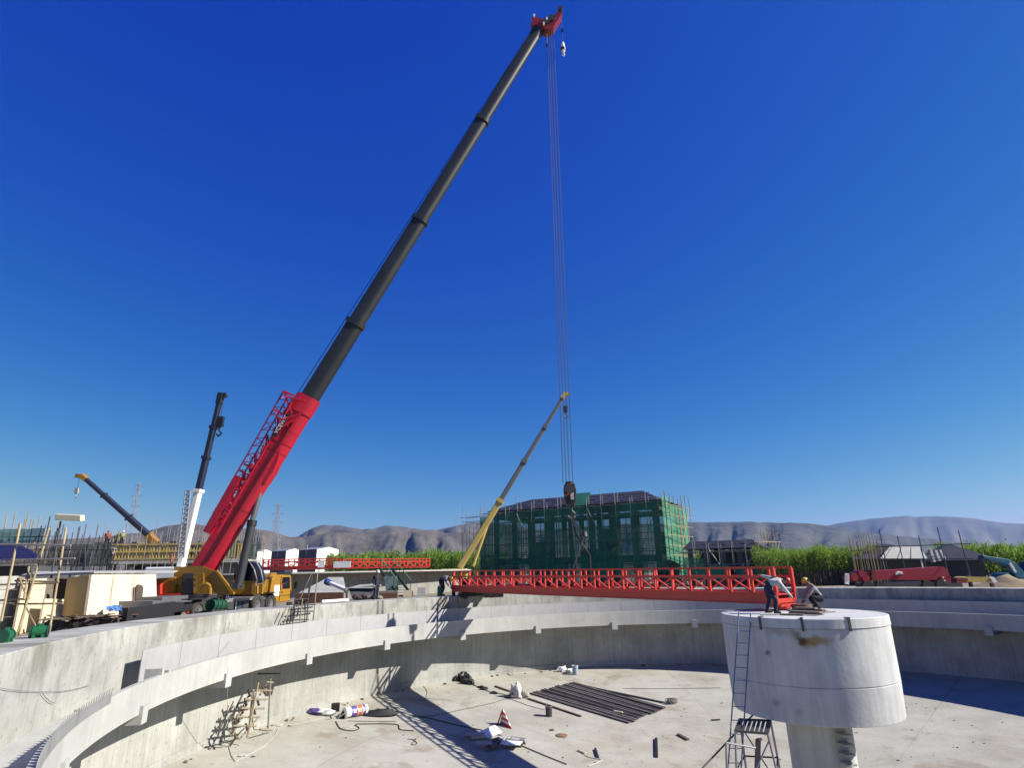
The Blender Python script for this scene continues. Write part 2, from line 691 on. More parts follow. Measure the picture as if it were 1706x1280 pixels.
def floor_joints():
    m = floor_m
    n, l = m.node_tree.nodes, m.node_tree.links
    b = n['Principled BSDF']
    src = b.inputs['Base Color'].links[0].from_socket
    geo = n.new('ShaderNodeNewGeometry')
    # pour joints: rings and spokes, thin and slightly wavy; pale dust and brown tide marks
    wob = n.new('ShaderNodeTexNoise')
    wob.inputs['Scale'].default_value = .8
    l.new(geo.outputs['Position'], wob.inputs['Vector'])
    sub = n.new('ShaderNodeVectorMath')
    sub.operation = 'SUBTRACT'
    sub.inputs[1].default_value = C
    l.new(geo.outputs['Position'], sub.inputs[0])
    sep = n.new('ShaderNodeSeparateXYZ')
    l.new(sub.outputs[0], sep.inputs[0])
    at2 = n.new('ShaderNodeMath')
    at2.operation = 'ARCTAN2'
    l.new(sep.outputs['Y'], at2.inputs[0])
    l.new(sep.outputs['X'], at2.inputs[1])
    xy = n.new('ShaderNodeCombineXYZ')
    l.new(sep.outputs['X'], xy.inputs['X'])
    l.new(sep.outputs['Y'], xy.inputs['Y'])
    le = n.new('ShaderNodeVectorMath')
    le.operation = 'LENGTH'
    l.new(xy.outputs[0], le.inputs[0])
    for sock, per, wd in ((at2.outputs[0], 16 / (2 * math.pi), .006), (le.outputs['Value'], 1 / 6.2, .006)):
        mu = n.new('ShaderNodeMath')
        mu.operation = 'MULTIPLY'
        mu.inputs[1].default_value = per
        l.new(sock, mu.inputs[0])
        ad = n.new('ShaderNodeMath')
        ad.operation = 'MULTIPLY_ADD'
        ad.inputs[1].default_value = .006
        l.new(wob.outputs['Fac'], ad.inputs[0])
        l.new(mu.outputs[0], ad.inputs[2])
        fr = n.new('ShaderNodeMath')
        fr.operation = 'FRACT'
        l.new(ad.outputs[0], fr.inputs[0])
        lt = n.new('ShaderNodeMath')
        lt.operation = 'LESS_THAN'
        lt.inputs[1].default_value = wd
        l.new(fr.outputs[0], lt.inputs[0])
        mr = n.new('ShaderNodeMapRange')
        mr.inputs['To Min'].default_value = 1
        mr.inputs['To Max'].default_value = .70
        l.new(lt.outputs[0], mr.inputs['Value'])
        mx = n.new('ShaderNodeMix')
        mx.data_type = 'RGBA'
        mx.blend_type = 'MULTIPLY'
        mx.inputs[0].default_value = 1
        l.new(src, mx.inputs[6])
        l.new(mr.outputs[0], mx.inputs[7])
        src = mx.outputs[2]
    for sc_, lo, hi, colr, k in ((.16, .52, .66, (.60, .585, .51), .75), (.28, .56, .63, (.30, .235, .155), .5), (2.2, .62, .70, (.26, .225, .17), .55), (9, .66, .72, (.22, .20, .17), .5)):
        t = n.new('ShaderNodeTexNoise')
        t.inputs['Scale'].default_value = sc_
        t.inputs['Detail'].default_value = 7
        t.inputs['Roughness'].default_value = .65
        t.inputs['Distortion'].default_value = .6
        l.new(geo.outputs['Position'], t.inputs['Vector'])
        mr = n.new('ShaderNodeMapRange')
        mr.inputs['From Min'].default_value = lo
        mr.inputs['From Max'].default_value = hi
        mr.inputs['To Max'].default_value = k
        l.new(t.outputs['Fac'], mr.inputs['Value'])
        mx = n.new('ShaderNodeMix')
        mx.data_type = 'RGBA'
        l.new(mr.outputs[0], mx.inputs[0])
        l.new(src, mx.inputs[6])
        mx.inputs[7].default_value = (*[c * ALB for c in colr], 1)
        src = mx.outputs[2]
    l.new(src, b.inputs['Base Color'])


floor_joints()

HORIZON = lambda u: 950 - (u - 859) * 0.0199


def hills(name, pts, d_foot, d_crest, d_back, m, label, seed, gully, u0=-500, u1=2300):
    """terrain whose skyline at d_crest follows measured elevations"""
    us = [q[0] for q in pts]
    vv = [q[1] for q in pts]
    na, nr = 520, 44
    azs = np.linspace(-58, 58, na)
    vs, fs = [], []
    for az in azs:
        a = R(az)
        # image column of this azimuth on the horizon
        d = Vector((math.sin(a), math.cos(a), 0))
        zc = d.dot(_fwd)
        u = 853 + F_PX * d.dot(_rt) / zc
        v = float(np.interp(u, us, vv))
        el = math.atan2(ray(u, v).z, math.hypot(ray(u, v).x, ray(u, v).y))
        hc = d_crest * math.tan(el)
        for k in range(nr):
            t = k / (nr - 1)
            dist = d_foot + (d_back - d_foot) * t
            tc = (d_crest - d_foot) / (d_back - d_foot)
            if t <= tc:
                q = t / tc
                prof = q ** 1.25
            else:
                q = 1 - (t - tc) / (1 - tc) * .55
                prof = q
            x, y = dist * math.sin(a), dist * math.cos(a)
            fade = max(0, 1 - abs(t - tc) / .12) if abs(t - tc) < .12 else 0
            s = 1.0 / (d_crest * .055)
            wx = az + 1.2 * noise.noise(Vector((az * .25, t * 2.5, seed)))
            g = 0.62 * abs(noise.noise(Vector((wx * .30 + seed, t * .7, seed)))) + .30 * abs(noise.noise(Vector((wx * .75 + seed, t * 1.3, seed + 4)))) + .14 * abs(noise.noise(Vector((wx * 1.9 + seed, t * 2.6, seed + 8))))
            tt = min(1, t / tc)
            amp = gully * (4 * tt * (1 - tt)) ** .8 if t <= tc else 0
            h = hc * prof * (1 - amp * max(0, 1 - g * 2.6)) + hc * .03 * noise.noise(Vector((x * s * 3, y * s * 3, seed))) * tt
            vs.append((x, y, GZ - .5 + max(0, h) * (1 if t > 0 else 0)))
    for i in range(na - 1):
        for k in range(nr - 1):
            fs.append((i * nr + k, (i + 1) * nr + k, (i + 1) * nr + k + 1, i * nr + k + 1))
    o = raw(name, vs, fs, m, True)
    tag(o, label, kind='structure')


hill_brown = mat('hill_brown', (0.130, 0.113, 0.092), 0.95, var=0.4, scale=0.012, dirt=0.8, dirt_col=(0.19, 0.17, 0.112), bump=1.0, bump_scale=0.03, bump_d=9)
hill_dark = mat('hill_dark', (0.075, 0.077, 0.075), 0.95, var=0.35, scale=0.006, dirt=0.6, dirt_col=(0.17, 0.15, 0.10), bump=1.0, bump_scale=0.015, bump_d=20)
hill_far = mat('hill_far', (0.15, 0.14, 0.12), 0.95, var=0.25, scale=0.002)
hills('hills', [(-600, 905), (0, 898), (150, 893), (225, 884), (260, 874), (300, 870), (350, 873), (420, 879), (450, 884), (480, 893), (500, 892), (560, 884), (620, 886), (650, 881), (690, 883), (720, 880), (745, 886), (800, 884), (860, 900), (950, 925), (1100, 945), (2300, 940)],
      800, 1500, 2300, hill_brown, 'bare gullied brown hills behind the site', 3, .5)
hills('hills', [(-600, 960), (440, 950), (470, 905), (500, 885), (530, 872), (560, 873), (600, 880), (640, 874), (675, 876), (720, 884), (760, 874), (785, 868), (815, 868), (860, 874), (920, 885), (1000, 890), (1060, 900), (1150, 925), (2300, 930)],
      1500, 2600, 3800, hill_brown, 'pale brown mountain rising behind the gullied hills', 9, .6)
hills('hills', [(-600, 960), (700, 948), (850, 900), (940, 878), (1040, 871), (1140, 868), (1200, 867), (1250, 867), (1330, 868), (1390, 873), (1440, 881), (1500, 890), (1570, 897), (1640, 905), (1750, 914), (2300, 935)],
      1300, 2300, 3400, hill_dark, 'long dark ridge behind the green trees', 17, .38)
hills('hills', [(-600, 960), (1100, 945), (1300, 889), (1380, 875), (1430, 866), (1480, 860), (1540, 857.5), (1590, 857), (1640, 861), (1690, 869), (1730, 871), (1800, 873), (2300, 900)],
      3200, 5400, 7400, hill_far, 'broad blue mountain far off at the right', 29, .4)

# air: closed box of even haze round the whole scene
hb = MB().box((0, 3900, 268), (17000, 9000, 544))
hm = bpy.data.materials.new('haze_air')
hm.use_nodes = True
hn, hl = hm.node_tree.nodes, hm.node_tree.links
hn.clear()
pv = hn.new('ShaderNodeVolumePrincipled')
pv.inputs['Color'].default_value = (0.16, 0.40, 1.0, 1)
pv.inputs['Density'].default_value = 0.000065
pv.inputs['Anisotropy'].default_value = 0.2
ho = hn.new('ShaderNodeOutputMaterial')
hl.new(pv.outputs[0], ho.inputs['Volume'])
haze = hb.build('haze', hm)
tag(haze, 'thin blue haze over the plain', kind='stuff')

# ------------------------------------------------------------------ round tank
tank = thing('clarifier_tank', 'huge round concrete settling tank in the foreground with a white inner channel ring', 'tank', (C.x, C.y, 0))
w = MB()
prof = [(R0, FZ - 0.4), (R0, -0.03), (R0 + .03, 0), (ROUT - .03, 0), (ROUT, -0.03), (ROUT, FZ - 0.4)]
w.lathe(prof, (C.x, C.y, 0), 240, smooth=False)
wall = w.build('wall', wall_m, tank)
# sloping haunch where wall meets floor
w = MB().lathe([(R0 - .003, FZ - .3), (R0 - .003, FZ + .30), (R0 - .05, FZ + .30), (R0 - .10, FZ - .3)], (C.x, C.y, 0), 200)
w.build('wall_footing', wall_m, tank)
ZT, ZB = -1.377, -2.257
w = MB().lathe([(R1, ZB), (R1, ZT), (R1 + .16, ZT), (R1 + .16, ZB + .16), (R0 - .004, ZB + .16), (R0 - .004, ZB)], (C.x, C.y, 0), 240, smooth=False)
w.build('channel_trough', concrete_pale, tank)
for k in range(24):
    a = 3.2928 - 2 * math.pi * k / 24 + .009
    b = MB()
    p0, p1 = pol(a, R1 - .10, -2.28), pol(a, R0 - .01, -2.28)
    b.bar(p0, p1, .40, .50)
    b.build('corbel', concrete_pale, tank)
# pale baffle plates standing in the channel, one gap left open at the outlet
RP = R0 - .6
a_gap0, a_gap1 = ang(onring(203, 1140, RP)), ang(onring(233, 1120, RP))
a_gap0, a_gap1 = a_gap0 % (2 * math.pi), a_gap1 % (2 * math.pi)
NPL = 58
step = 2 * math.pi / NPL
k = 0
for i in range(NPL):
    am = a_gap1 - step * (i + .5)
    if am < -0.9:
        continue
    w = MB()
    n = 4
    lean = random.uniform(-.004, .004)
    h = random.uniform(-.008, .008)
    vs = []
    for q in range(n + 1):
        a = am + step * .4965 - step * .993 * q / n
        for rr, zz in ((RP + lean, -1.86), (RP - lean, -.735 + h), (RP - lean + .03, -.735 + h), (RP + lean + .03, -1.86)):
            vs.append(pol(a, rr, zz))
    fs = []
    for q in range(n):
        for e in range(4):
            fs.append((q * 4 + e, q * 4 + (e + 1) % 4, (q + 1) * 4 + (e + 1) % 4, (q + 1) * 4 + e))
    fs += [(0, 1, 2, 3), (n * 4 + 3, n * 4 + 2, n * 4 + 1, n * 4)]
    w.add(vs, fs)
    w.build('baffle_plate', plate_white, tank)
# saw-toothed weir plates already fitted on the near left stretch of the channel wall
a_w = ang(onring(190, 1128, R1)) % (2 * math.pi)
for i in range(9):
    w = MB()
    aa0 = a_w + i * .118
    nt = 13
    rr = R1 - .022
    vs, fs = [], []
    for q in range(nt):
        x0, x1 = aa0 + .117 * q / nt, aa0 + .117 * (q + 1) / nt
        xm = (x0 + x1) / 2
        o = len(vs)
        for dr in (0, .012):
            vs += [pol(x0, rr + dr, ZT - .13), pol(x1, rr + dr, ZT - .13), pol(x1, rr + dr, ZT + .24), pol(xm, rr + dr, ZT + .04), pol(x0, rr + dr, ZT + .24)]
        fs += [(o, o + 1, o + 2, o + 3, o + 4), (o + 9, o + 8, o + 7, o + 6, o + 5), (o + 2, o + 7, o + 8, o + 3), (o + 3, o + 8, o + 9, o + 4)]
    w.add(vs, fs)
    # flange that covers the channel wall edge, hung over the outer face
    w.build('weir_plate', mat('weir_grey', (.36, .365, .37), .6, .2, var=.15), tank)
# little cross walls of the outlet
for da, hh in ((0.0, .30), (.022, .18)):
    w = MB()
    a = a_gap0 - .004 - da
    w.bar(pol(a, R1 + .02, ZT - .12 + hh / 2), pol(a, R1 + .55, ZT - .12 + hh / 2), .16, hh)
    w.build('cross_wall', concrete_pale, tank)

# ------------------------------------------------------------------ central column
colm = thing('center_column', 'thick white concrete drum on a narrower stem in the middle of the tank', 'column', (C.x, C.y, FZ - 2))
ZD = -.08
cc = (C.x, C.y, 0)
w = MB().lathe([(.5, ZD - .30), (.5, ZD), (2.76, ZD), (2.78, ZD - .02), (2.79, ZD - .30)], cc, 96)
w.build('top_slab', drum_paint, colm)
w = MB().lathe([(.6, ZD - .315), (2.765, ZD - .315), (2.755, -2.09), (2.735, -2.10), (2.735, -2.13), (2.755, -2.14), (2.70, -3.20), (2.66, -3.22), (1.0, -3.30), (.6, -3.0)], cc, 96)


def drum_material():
    """concrete with one rust stain that runs sideways and a few black scars"""
    m = drum_paint.copy()
    m.name = 'stained_drum'
    n, l = m.node_tree.nodes, m.node_tree.links
    b = n['Principled BSDF']
    src = b.inputs['Base Color'].links[0].from_socket
    geo = n.new('ShaderNodeNewGeometry')
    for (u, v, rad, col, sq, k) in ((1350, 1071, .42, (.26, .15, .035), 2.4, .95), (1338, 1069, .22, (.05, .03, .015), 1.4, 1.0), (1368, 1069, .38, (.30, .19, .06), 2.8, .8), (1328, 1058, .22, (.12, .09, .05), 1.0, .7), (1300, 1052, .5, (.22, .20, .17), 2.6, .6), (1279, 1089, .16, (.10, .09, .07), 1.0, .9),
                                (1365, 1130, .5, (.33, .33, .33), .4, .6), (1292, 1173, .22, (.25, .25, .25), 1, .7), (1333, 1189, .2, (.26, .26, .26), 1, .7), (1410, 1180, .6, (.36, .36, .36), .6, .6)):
        d = ray(u, v)
        e = CAM - C
        a_ = d.x * d.x + d.y * d.y
        b_ = 2 * (d.x * e.x + d.y * e.y)
        c_ = e.x * e.x + e.y * e.y - 2.76 ** 2
        t = (-b_ - math.sqrt(max(0, b_ * b_ - 4 * a_ * c_))) / (2 * a_)
        p = CAM + d * t
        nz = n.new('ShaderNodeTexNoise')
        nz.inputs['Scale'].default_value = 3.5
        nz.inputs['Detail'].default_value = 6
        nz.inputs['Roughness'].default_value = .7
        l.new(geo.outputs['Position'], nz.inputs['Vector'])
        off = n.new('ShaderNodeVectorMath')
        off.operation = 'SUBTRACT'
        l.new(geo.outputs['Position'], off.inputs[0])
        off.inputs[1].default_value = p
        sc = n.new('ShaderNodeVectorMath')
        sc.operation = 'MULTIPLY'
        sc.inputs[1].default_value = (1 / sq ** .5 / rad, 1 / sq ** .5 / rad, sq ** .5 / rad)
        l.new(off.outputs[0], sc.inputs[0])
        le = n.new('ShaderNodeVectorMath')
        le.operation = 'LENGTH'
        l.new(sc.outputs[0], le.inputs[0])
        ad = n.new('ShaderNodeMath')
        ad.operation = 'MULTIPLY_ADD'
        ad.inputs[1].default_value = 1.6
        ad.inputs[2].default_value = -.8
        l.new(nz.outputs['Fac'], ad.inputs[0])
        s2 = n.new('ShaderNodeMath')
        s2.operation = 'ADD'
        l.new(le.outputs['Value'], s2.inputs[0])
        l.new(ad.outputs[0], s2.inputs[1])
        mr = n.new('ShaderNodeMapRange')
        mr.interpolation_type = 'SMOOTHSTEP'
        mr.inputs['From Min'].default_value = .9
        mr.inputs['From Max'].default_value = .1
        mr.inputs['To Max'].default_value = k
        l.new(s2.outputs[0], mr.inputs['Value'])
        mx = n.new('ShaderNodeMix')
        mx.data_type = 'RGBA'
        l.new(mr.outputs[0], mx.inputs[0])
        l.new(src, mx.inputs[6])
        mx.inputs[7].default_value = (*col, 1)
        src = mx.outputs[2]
    l.new(src, b.inputs['Base Color'])
    return m


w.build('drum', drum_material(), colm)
w = MB().lathe([(1.02, FZ - 2.6), (1.04, -3.28)], cc, 64, closed=False)
w.build('stem', drum_paint, colm)
to_cam = math.atan2(CAM.y - C.y, CAM.x - C.x)
for da in (-.48, .0, .52):
    a = to_cam + da
    b = MB()
    b.bar(pol(a, 2.79, ZD + .02), pol(a, 2.80, ZD - .38), .07, .04, up=pol(a, 1) - C)
    b.bar(pol(a, 2.60, ZD + .03), pol(a, 2.81, ZD + .03), .10, .03)
    b.build('steel_clip', steel_dark, colm)
# cast steps beside the stem
for i in range(9):
    a = to_cam + .62
    z = -3.75 - i * .28
    b = MB().bar(pol(a, 1.03, z), pol(a, 1.42, z), .35, .05)
    b.build('step', concrete_pale, colm)
b = MB().bar(pol(to_cam + .62, 1.06, -3.55), pol(to_cam + .62, 1.06, -6.5), .4, .06)
b.build('step_rail', concrete_pale, colm)
# ------------------------------------------------------------------ red clarifier bridge being lowered in
UP = Vector((0, 0, 1))


def railing_bridge(name, label, origin, d, length, half, z0, z1, beam_h, step, m, group=None, tilt=0.0):
    """two side beams with posts, rails and diagonals; d = unit direction on the ground"""
    t = thing(name, label, 'bridge', origin, group)
    s = Vector((d.y, -d.x, 0))
    P = lambda a, o, z: Vector(origin) + d * a + s * o + UP * (z + tilt * a)
    zm = z0 + beam_h + (z1 - z0 - beam_h) * .60
    n = int(round(length / step))
    for o in (-half, half):
        b = MB().bar(P(0, o, z0 + beam_h / 2), P(length, o, z0 + beam_h / 2), .09, beam_h, up=(0, 0, 1))
        for zz in (z0 + .012, z0 + beam_h - .012):
            b.bar(P(0, o, zz), P(length, o, zz), .22, .024, up=(0, 0, 1))
        b.build('side_beam', m, t)
        bar('top_rail', P(0, o, z1 - .035), P(length, o, z1 - .035), .07, .07, m, t, up=(0, 0, 1))
        bar('middle_rail', P(0, o, zm), P(length, o, zm), .09, .09, m, t, up=(0, 0, 1))
        for i in range(n + 1):
            a = min(length * i / n + (.04 if i == 0 else 0), length - .04)
            big = i in (0, n)
            bar('post', P(a, o, z0 + beam_h), P(a, o, z1 - .07), .13 if big else .085, .13 if big else .085, m, t, up=d)
            if i < n:
                a2 = length * (i + 1) / n
                if o > 0:
                    bar('brace', P(a2 - .06, o, z0 + beam_h + .02), P(a + .06, o, zm - .04), .075, .06, m, t)
                else:
                    bar('brace', P(a + .06, o, z0 + beam_h + .02), P(a2 - .06, o, zm - .04), .075, .06, m, t)
    for i in range(n):
        a, a2 = length * i / n + .015, length * (i + 1) / n - .015
        b = MB().bar(P(a, 0, z0 + beam_h - .08), P(a2, 0, z0 + beam_h - .08), half * 2 - .24, .035, up=(0, 0, 1))
        b.build('deck_plate', m, t)
    for i in range(0, n + 1, 2):
        a = min(max(length * i / n, .06), length - .06)
        bar('cross_beam', P(a, -half + .05, z0 + .12), P(a, half - .05, z0 + .12), .10, .16, m, t, up=(0, 0, 1))
    return t, P


bd = Vector((math.cos(R(127.145)), math.sin(R(127.145)), 0))
bs = Vector((bd.y, -bd.x, 0))
b_origin = C + bs * .92 + bd * .95
bridge, BP = railing_bridge('access_bridge', 'long red steel lattice walkway bridge hanging from the crane over the tank', b_origin, bd, 23.9, .66, .17, 1.56, .43, 1.0, red_bridge, tilt=.004)
# end pivot under the near end, wheel carriage under the far end
b = MB().bar(BP(.25, -.5, .12), BP(.25, .5, .12), .5, .10, up=(0, 0, 1))
b.tube(BP(.25, 0, .13), BP(.25, 0, -.02), .28, 16)
b.build('pivot_bearing', red_bridge, bridge)
b = MB().bar(BP(22.6, -.9, .02), BP(22.6, 1.2, .02), .45, .28, up=(0, 0, 1))
b.build('wheel_carriage', black_m, bridge)
for o in (-.7, 1.0):
    for a in (22.3, 22.95):
        MB().tube(BP(a, o - .09, -.07), BP(a, o + .09, -.07), .19, 16).build('wheel', rubber, bridge)
b = MB().tube(BP(21.2, .3, .02), BP(22.0, .3, .02), .16, 14)
b.box(BP(20.9, .3, .02), (.4, .36, .36), rz=R(37))
b.build('drive_motor', green_paint, bridge)
b = MB()
for i in range(5):
    b.box(BP(19.0 + i * .42, -.2 + .1 * (i % 2), .03), (.34, .3, .2 + .06 * (i % 3)), rz=R(30 + 15 * i))
b.build('gearbox', steel_dark, bridge)

# ------------------------------------------------------------------ big mobile crane
CA = Vector((-17.3, 29.5, 0))
ct = Vector((0.187, 0.982, 0)).normalized()
cn = Vector((-ct.y, ct.x, 0))
K = lambda s, w_, z: CA + ct * s + cn * w_ + UP * (GZ + z)
crane = thing('mobile_crane', 'biggest mobile crane, yellow carrier with red and black telescopic boom raised over the tank', 'crane', K(5.5, 1.35, 0))
# carrier
b = MB().bar(K(.6, 1.35, .72), K(9.4, 1.35, .72), 1.3, .5, up=UP)
b.build('chassis', black_m, crane)
b = MB().bar(K(.6, 1.35, .95), K(9.5, 1.35, .95), 2.66, .05, up=UP)
b.bar(K(.6, .01, .90), K(9.5, .01, .90), .03, .14, up=UP)
b.build('deck', galv, crane)
for i in range(26):
    s_ = 5.6 + i * .15
    MB().bar(K(s_, -.02, .985), K(s_ + .07, -.02, .985), .12, .02, up=UP).build('deck_tread', white_m, crane)
b = MB().box(K(2.0, 1.2, 1.16), (1.8, 1.6, .3), rz=R(79.2))
b.box(K(1.0, 1.4, 1.0), (1.2, 2.2, .3), rz=R(79.2))
b.build('rear_platform', steel, crane)
b = MB().bar(K(-1.5, -.06, .60), K(1.4, -.06, .72), .2, .72, up=UP)
b.bar(K(1.4, .02, .78), K(2.6, .02, .78), .2, .44, up=UP)
b.build('rear_outrigger', black_m, crane, bevel=.02)
MB().bar(K(8.9, -.05, .55), K(8.9, 2.75, .55), .45, .45, up=UP).build('front_outrigger', steel_dark, crane)
for s_ in (3.2, 4.55, 8.35, 9.7):
    for w_ in (-.14, 2.35):
        wh = MB().lathe([(.30, -.16), (.52, -.17), (.56, -.10), (.56, .10), (.52, .17), (.30, .16)], (0, 0, 0), 28)
        rim_ = MB().lathe([(.05, -.05), (.31, -.12), (.31, .12), (.05, .03)], (0, 0, 0), 20)
        M = Matrix.Translation(K(s_, w_ + .17, .56)) @ cn.to_track_quat('Z', 'Y').to_matrix().to_4x4()
        for q in (wh, rim_):
            q.v = [tuple(M @ Vector(v)) for v in q.v]
        wo_ = wh.build('wheel', rubber, crane)
        rim_.build('rim', steel, wo_)
b = MB()
b.box(K(2.55, .05, .62), (.12, .10, .34), rz=R(79.2))
b.build('tail_lamp', red_bridge, crane)
for s_ in (5.9, 6.6, 7.3):
    MB().box(K(s_, .12, .62), (.5, .3, .4), rz=R(79.2)).build('side_locker', steel_dark, crane, bevel=.015)
for s_ in (6.1, 6.35, 6.6, 6.9):
    MB().tube(K(s_, -.02, .4), K(s_, -.02, .82), .035, 6).build('hydraulic_hose', blue_m if s_ > 6.4 else white_m, crane)
for s_ in (5.2, 6.2, 7.2, 8.2, 9.2):
    tube('rail_post', K(s_, .08, .97), K(s_, .08, 1.5), .018, yellow, crane)
tube('hand_rail', K(5.2, .08, 1.5), K(9.2, .08, 1.5), .018, yellow, crane)
for k_ in range(6):
    a_ = K(5.6 + .2 * k_, .5, 1.0)
    MB().path([a_, a_ + UP * (.25 + .1 * (k_ % 3)), a_ + ct * .3 + UP * .3, a_ + ct * .6 + cn * .3 + UP * (.1 + .08 * k_)], .025, 5).build('hydraulic_hose', black_m, crane)
for s_, z_ in ((2.7, .95), (4.0, 1.02), (9.5, 1.0)):
    MB().bar(K(s_ - .6, -.12, z_ + .18), K(s_ + .6, -.12, z_ + .18), .5, .05, up=UP).build('mudguard', black_m, crane)
# driver's cab
b = MB()
prof = [(9.75, .55), (12.1, .55), (12.25, 1.25), (12.0, 2.2), (10.2, 2.28), (9.85, 2.0), (9.75, 1.3)]
b.prism([K(s_, .05, z) for s_, z in prof], cn * 2.5)
cab = b.build('driver_cab', yellow, crane, bevel=.05)
MB().prism([K(s_, .035, z) for s_, z in [(10.9, 1.35), (11.98, 1.35), (11.85, 2.08), (11.0, 2.08)]], cn * .012).build('side_window', glass_dark, cab)
MB().prism([K(10.15, .03, .95), K(10.75, .03, .95), K(10.75, .03, 1.6), K(10.15, .03, 1.6)], cn * .015).build('door_panel', white_m, cab)
MB().prism([K(12.275, .25, 1.3), K(12.275, 2.35, 1.3), K(12.07, 2.35, 2.1), K(12.07, .25, 2.1)], ct * .012).build('windscreen', glass_dark, cab)
for q_ in (((10.82, .6), (10.82, 2.15)), ((10.85, .95), (12.15, .95)), ((12.1, .75), (12.1, 1.3))):
    MB().bar(K(q_[0][0], .03, q_[0][1]), K(q_[1][0], .03, q_[1][1]), .03, .02).build('door_seam', black_m, cab)
MB().bar(K(11.0, .02, 1.15), K(11.2, .02, 1.15), .04, .04).build('door_handle', black_m, cab)
for w_ in (.35, 2.2):
    MB().box(K(12.2, w_, .85), (.3, .06, .2), rz=R(79)).build('headlight', white_m, cab)
MB().bar(K(10.3, .04, 2.33), K(12.0, .04, 2.33), .05, .12).build('roof_visor', black_m, cab)
MB().box(K(12.35, -.15, 1.55), (.07, .2, .42), rz=R(79)).build('wing_mirror', black_m, cab)
MB().box(K(12.0, .0, .35), (.5, .1, .3), rz=R(79)).build('step', black_m, cab)
MB().box(K(10.9, .02, 1.5), (.14, .06, .3), rz=R(79)).build('orange_marker', orange, cab)
b = MB().box(K(9.55, 1.3, 1.55), (.5, 2.1, .9), rz=R(79))
b.build('engine_cover', yellow, crane, bevel=.04)
b = MB()
for i in range(6):
    b.tube(K(9.6 + .12 * i, .1, 2.1), K(9.7 + .12 * i, .15, 2.35), .05, 6)
b.build('exhaust_stack', yellow, crane)
# slewing upper works
YU = 35.3


def face(pts, y0, y1):
    return MB().prism([at(u, v, y0) for u, v in pts], (0, y1 - y0, 0))


b = MB().tube(K(5.5, 1.35, .97), K(5.5, 1.35, 1.3), 1.05, 28)
b.build('slew_ring', steel_dark, crane)
for y0, y1 in ((34.62, 34.68), (35.95, 36.02)):
    face([(290, 945), (338, 943.5), (357.7, 952), (372, 970), (386, 988), (386, 991.5), (290, 991.5)], y0, y1).build('side_plate', yellow, crane)
face([(357.5, 951), (361, 950.5), (389, 987), (389, 991), (385, 991)], 34.55, 34.72).build('plate_flange', yellow, crane)
face([(292, 950), (330, 950), (345, 985), (292, 985)], 34.75, 35.9).build('winch_housing', mat('brown_yellow', (.22, .12, .02), .6), crane)
face([(254, 965), (292, 962), (292, 992), (254, 994)], 34.5, 36.3).build('counterweight', yellow, crane, bevel=.04)
face([(286, 964), (304.5, 964), (302, 977), (296, 972), (290, 976), (287, 992), (284.5, 992)], 34.40, 34.48).build('counterweight_bracket', yellow, crane)
face([(263, 969), (267, 969), (267, 990), (301, 989), (301, 993), (263, 997)], 34.25, 34.48).build('winch_frame', red_bridge, crane)
face([(304, 956), (323, 955), (323, 990), (304, 990)], 34.30, 34.6).build('oil_tank', steel_dark, crane, bevel=.02)
fr = MB()
for p, q in (((324, 956), (324, 990)), ((338.5, 956), (338.5, 976)), ((324, 956), (338.5, 956)), ((324, 966), (338.5, 966)), ((324, 975), (338.5, 975)), ((324, 990), (338.5, 976)), ((338.5, 956), (324, 966)), ((324, 975), (338.5, 966))):
    fr.bar(at(*p, 34.2), at(*q, 34.2), .09, .07)
fr.build('ladder_frame', yellow, crane)
b = MB().path([at(343, 973, 34.2), at(348, 975, 34.2), at(350, 981, 34.2), at(350, 991, 34.2)], .09, 8)
b.build('pipe_elbow', yellow, crane)
# operator's cab beside the boom foot
YC = 36.6
face([(388, 945), (399, 938), (418, 937), (424, 952), (427, 972), (420, 974), (420, 991), (388, 991)], 35.6, 37.2)
oc = face([(388, 968), (427, 968), (420, 974), (420, 991), (388, 991)], 35.5, 36.9).build('operator_cab', yellow, crane, bevel=.03)
face([(390, 944), (400, 938.5), (417, 937.5), (424, 950), (428, 968), (390, 968)], 35.55, 36.85).build('cab_glass', glass_dark, oc)
fr = MB()
for pts in ([(416, 936.5), (424, 950), (428, 969), (424, 975)], [(427, 936.5), (435, 951), (438, 971), (436, 975)]):
    fr.path([at(u, v, 35.45) for u, v in pts], .045, 6)
fr.path([at(400, 937, 35.5), at(416, 936.3, 35.45), at(427, 936.3, 35.45)], .05, 6)
fr.path([at(424, 975, 35.45), at(436, 975, 35.45)], .05, 6)
fr.build('cab_frame', galv, oc)
face([(417.5, 938), (427, 938), (435, 952), (437.5, 972), (427, 972), (424, 951)], 35.52, 35.58).build('windscreen', mat('cab_screen', (.02, .025, .06), .1, coat=.4), oc)
face([(419, 974), (426, 974), (426, 990), (419, 990)], 35.3, 35.5).build('cab_post', yellow, oc)
face([(431, 974), (438, 974), (436, 990), (431, 990)], 35.3, 35.5).build('cab_post', yellow, oc)

# boom
B0, B1 = at(341, 950, YU), at(903.5, 41, 36.3)
bz = (B1 - B0).normalized()
bx = Vector((0, 1, 0)) - bz * bz.y
bx.normalize()                      # across the boom, away from the camera
by = bz.cross(bx)                   # in the lifting plane
if by.x > 0:
    by = -by                        # back (upper) side, points to the left
boom_len = (B1 - B0).length


def boom_t(v):
    lo, hi = 0.0, 1.0
    for _ in range(40):
        mid = (lo + hi) / 2
        p = B0 + (B1 - B0) * mid - CAM
        vv = 640 - F_PX * p.dot(_up) / p.dot(_fwd)
        if vv > v:
            lo = mid
        else:
            hi = mid
    return lo * boom_len


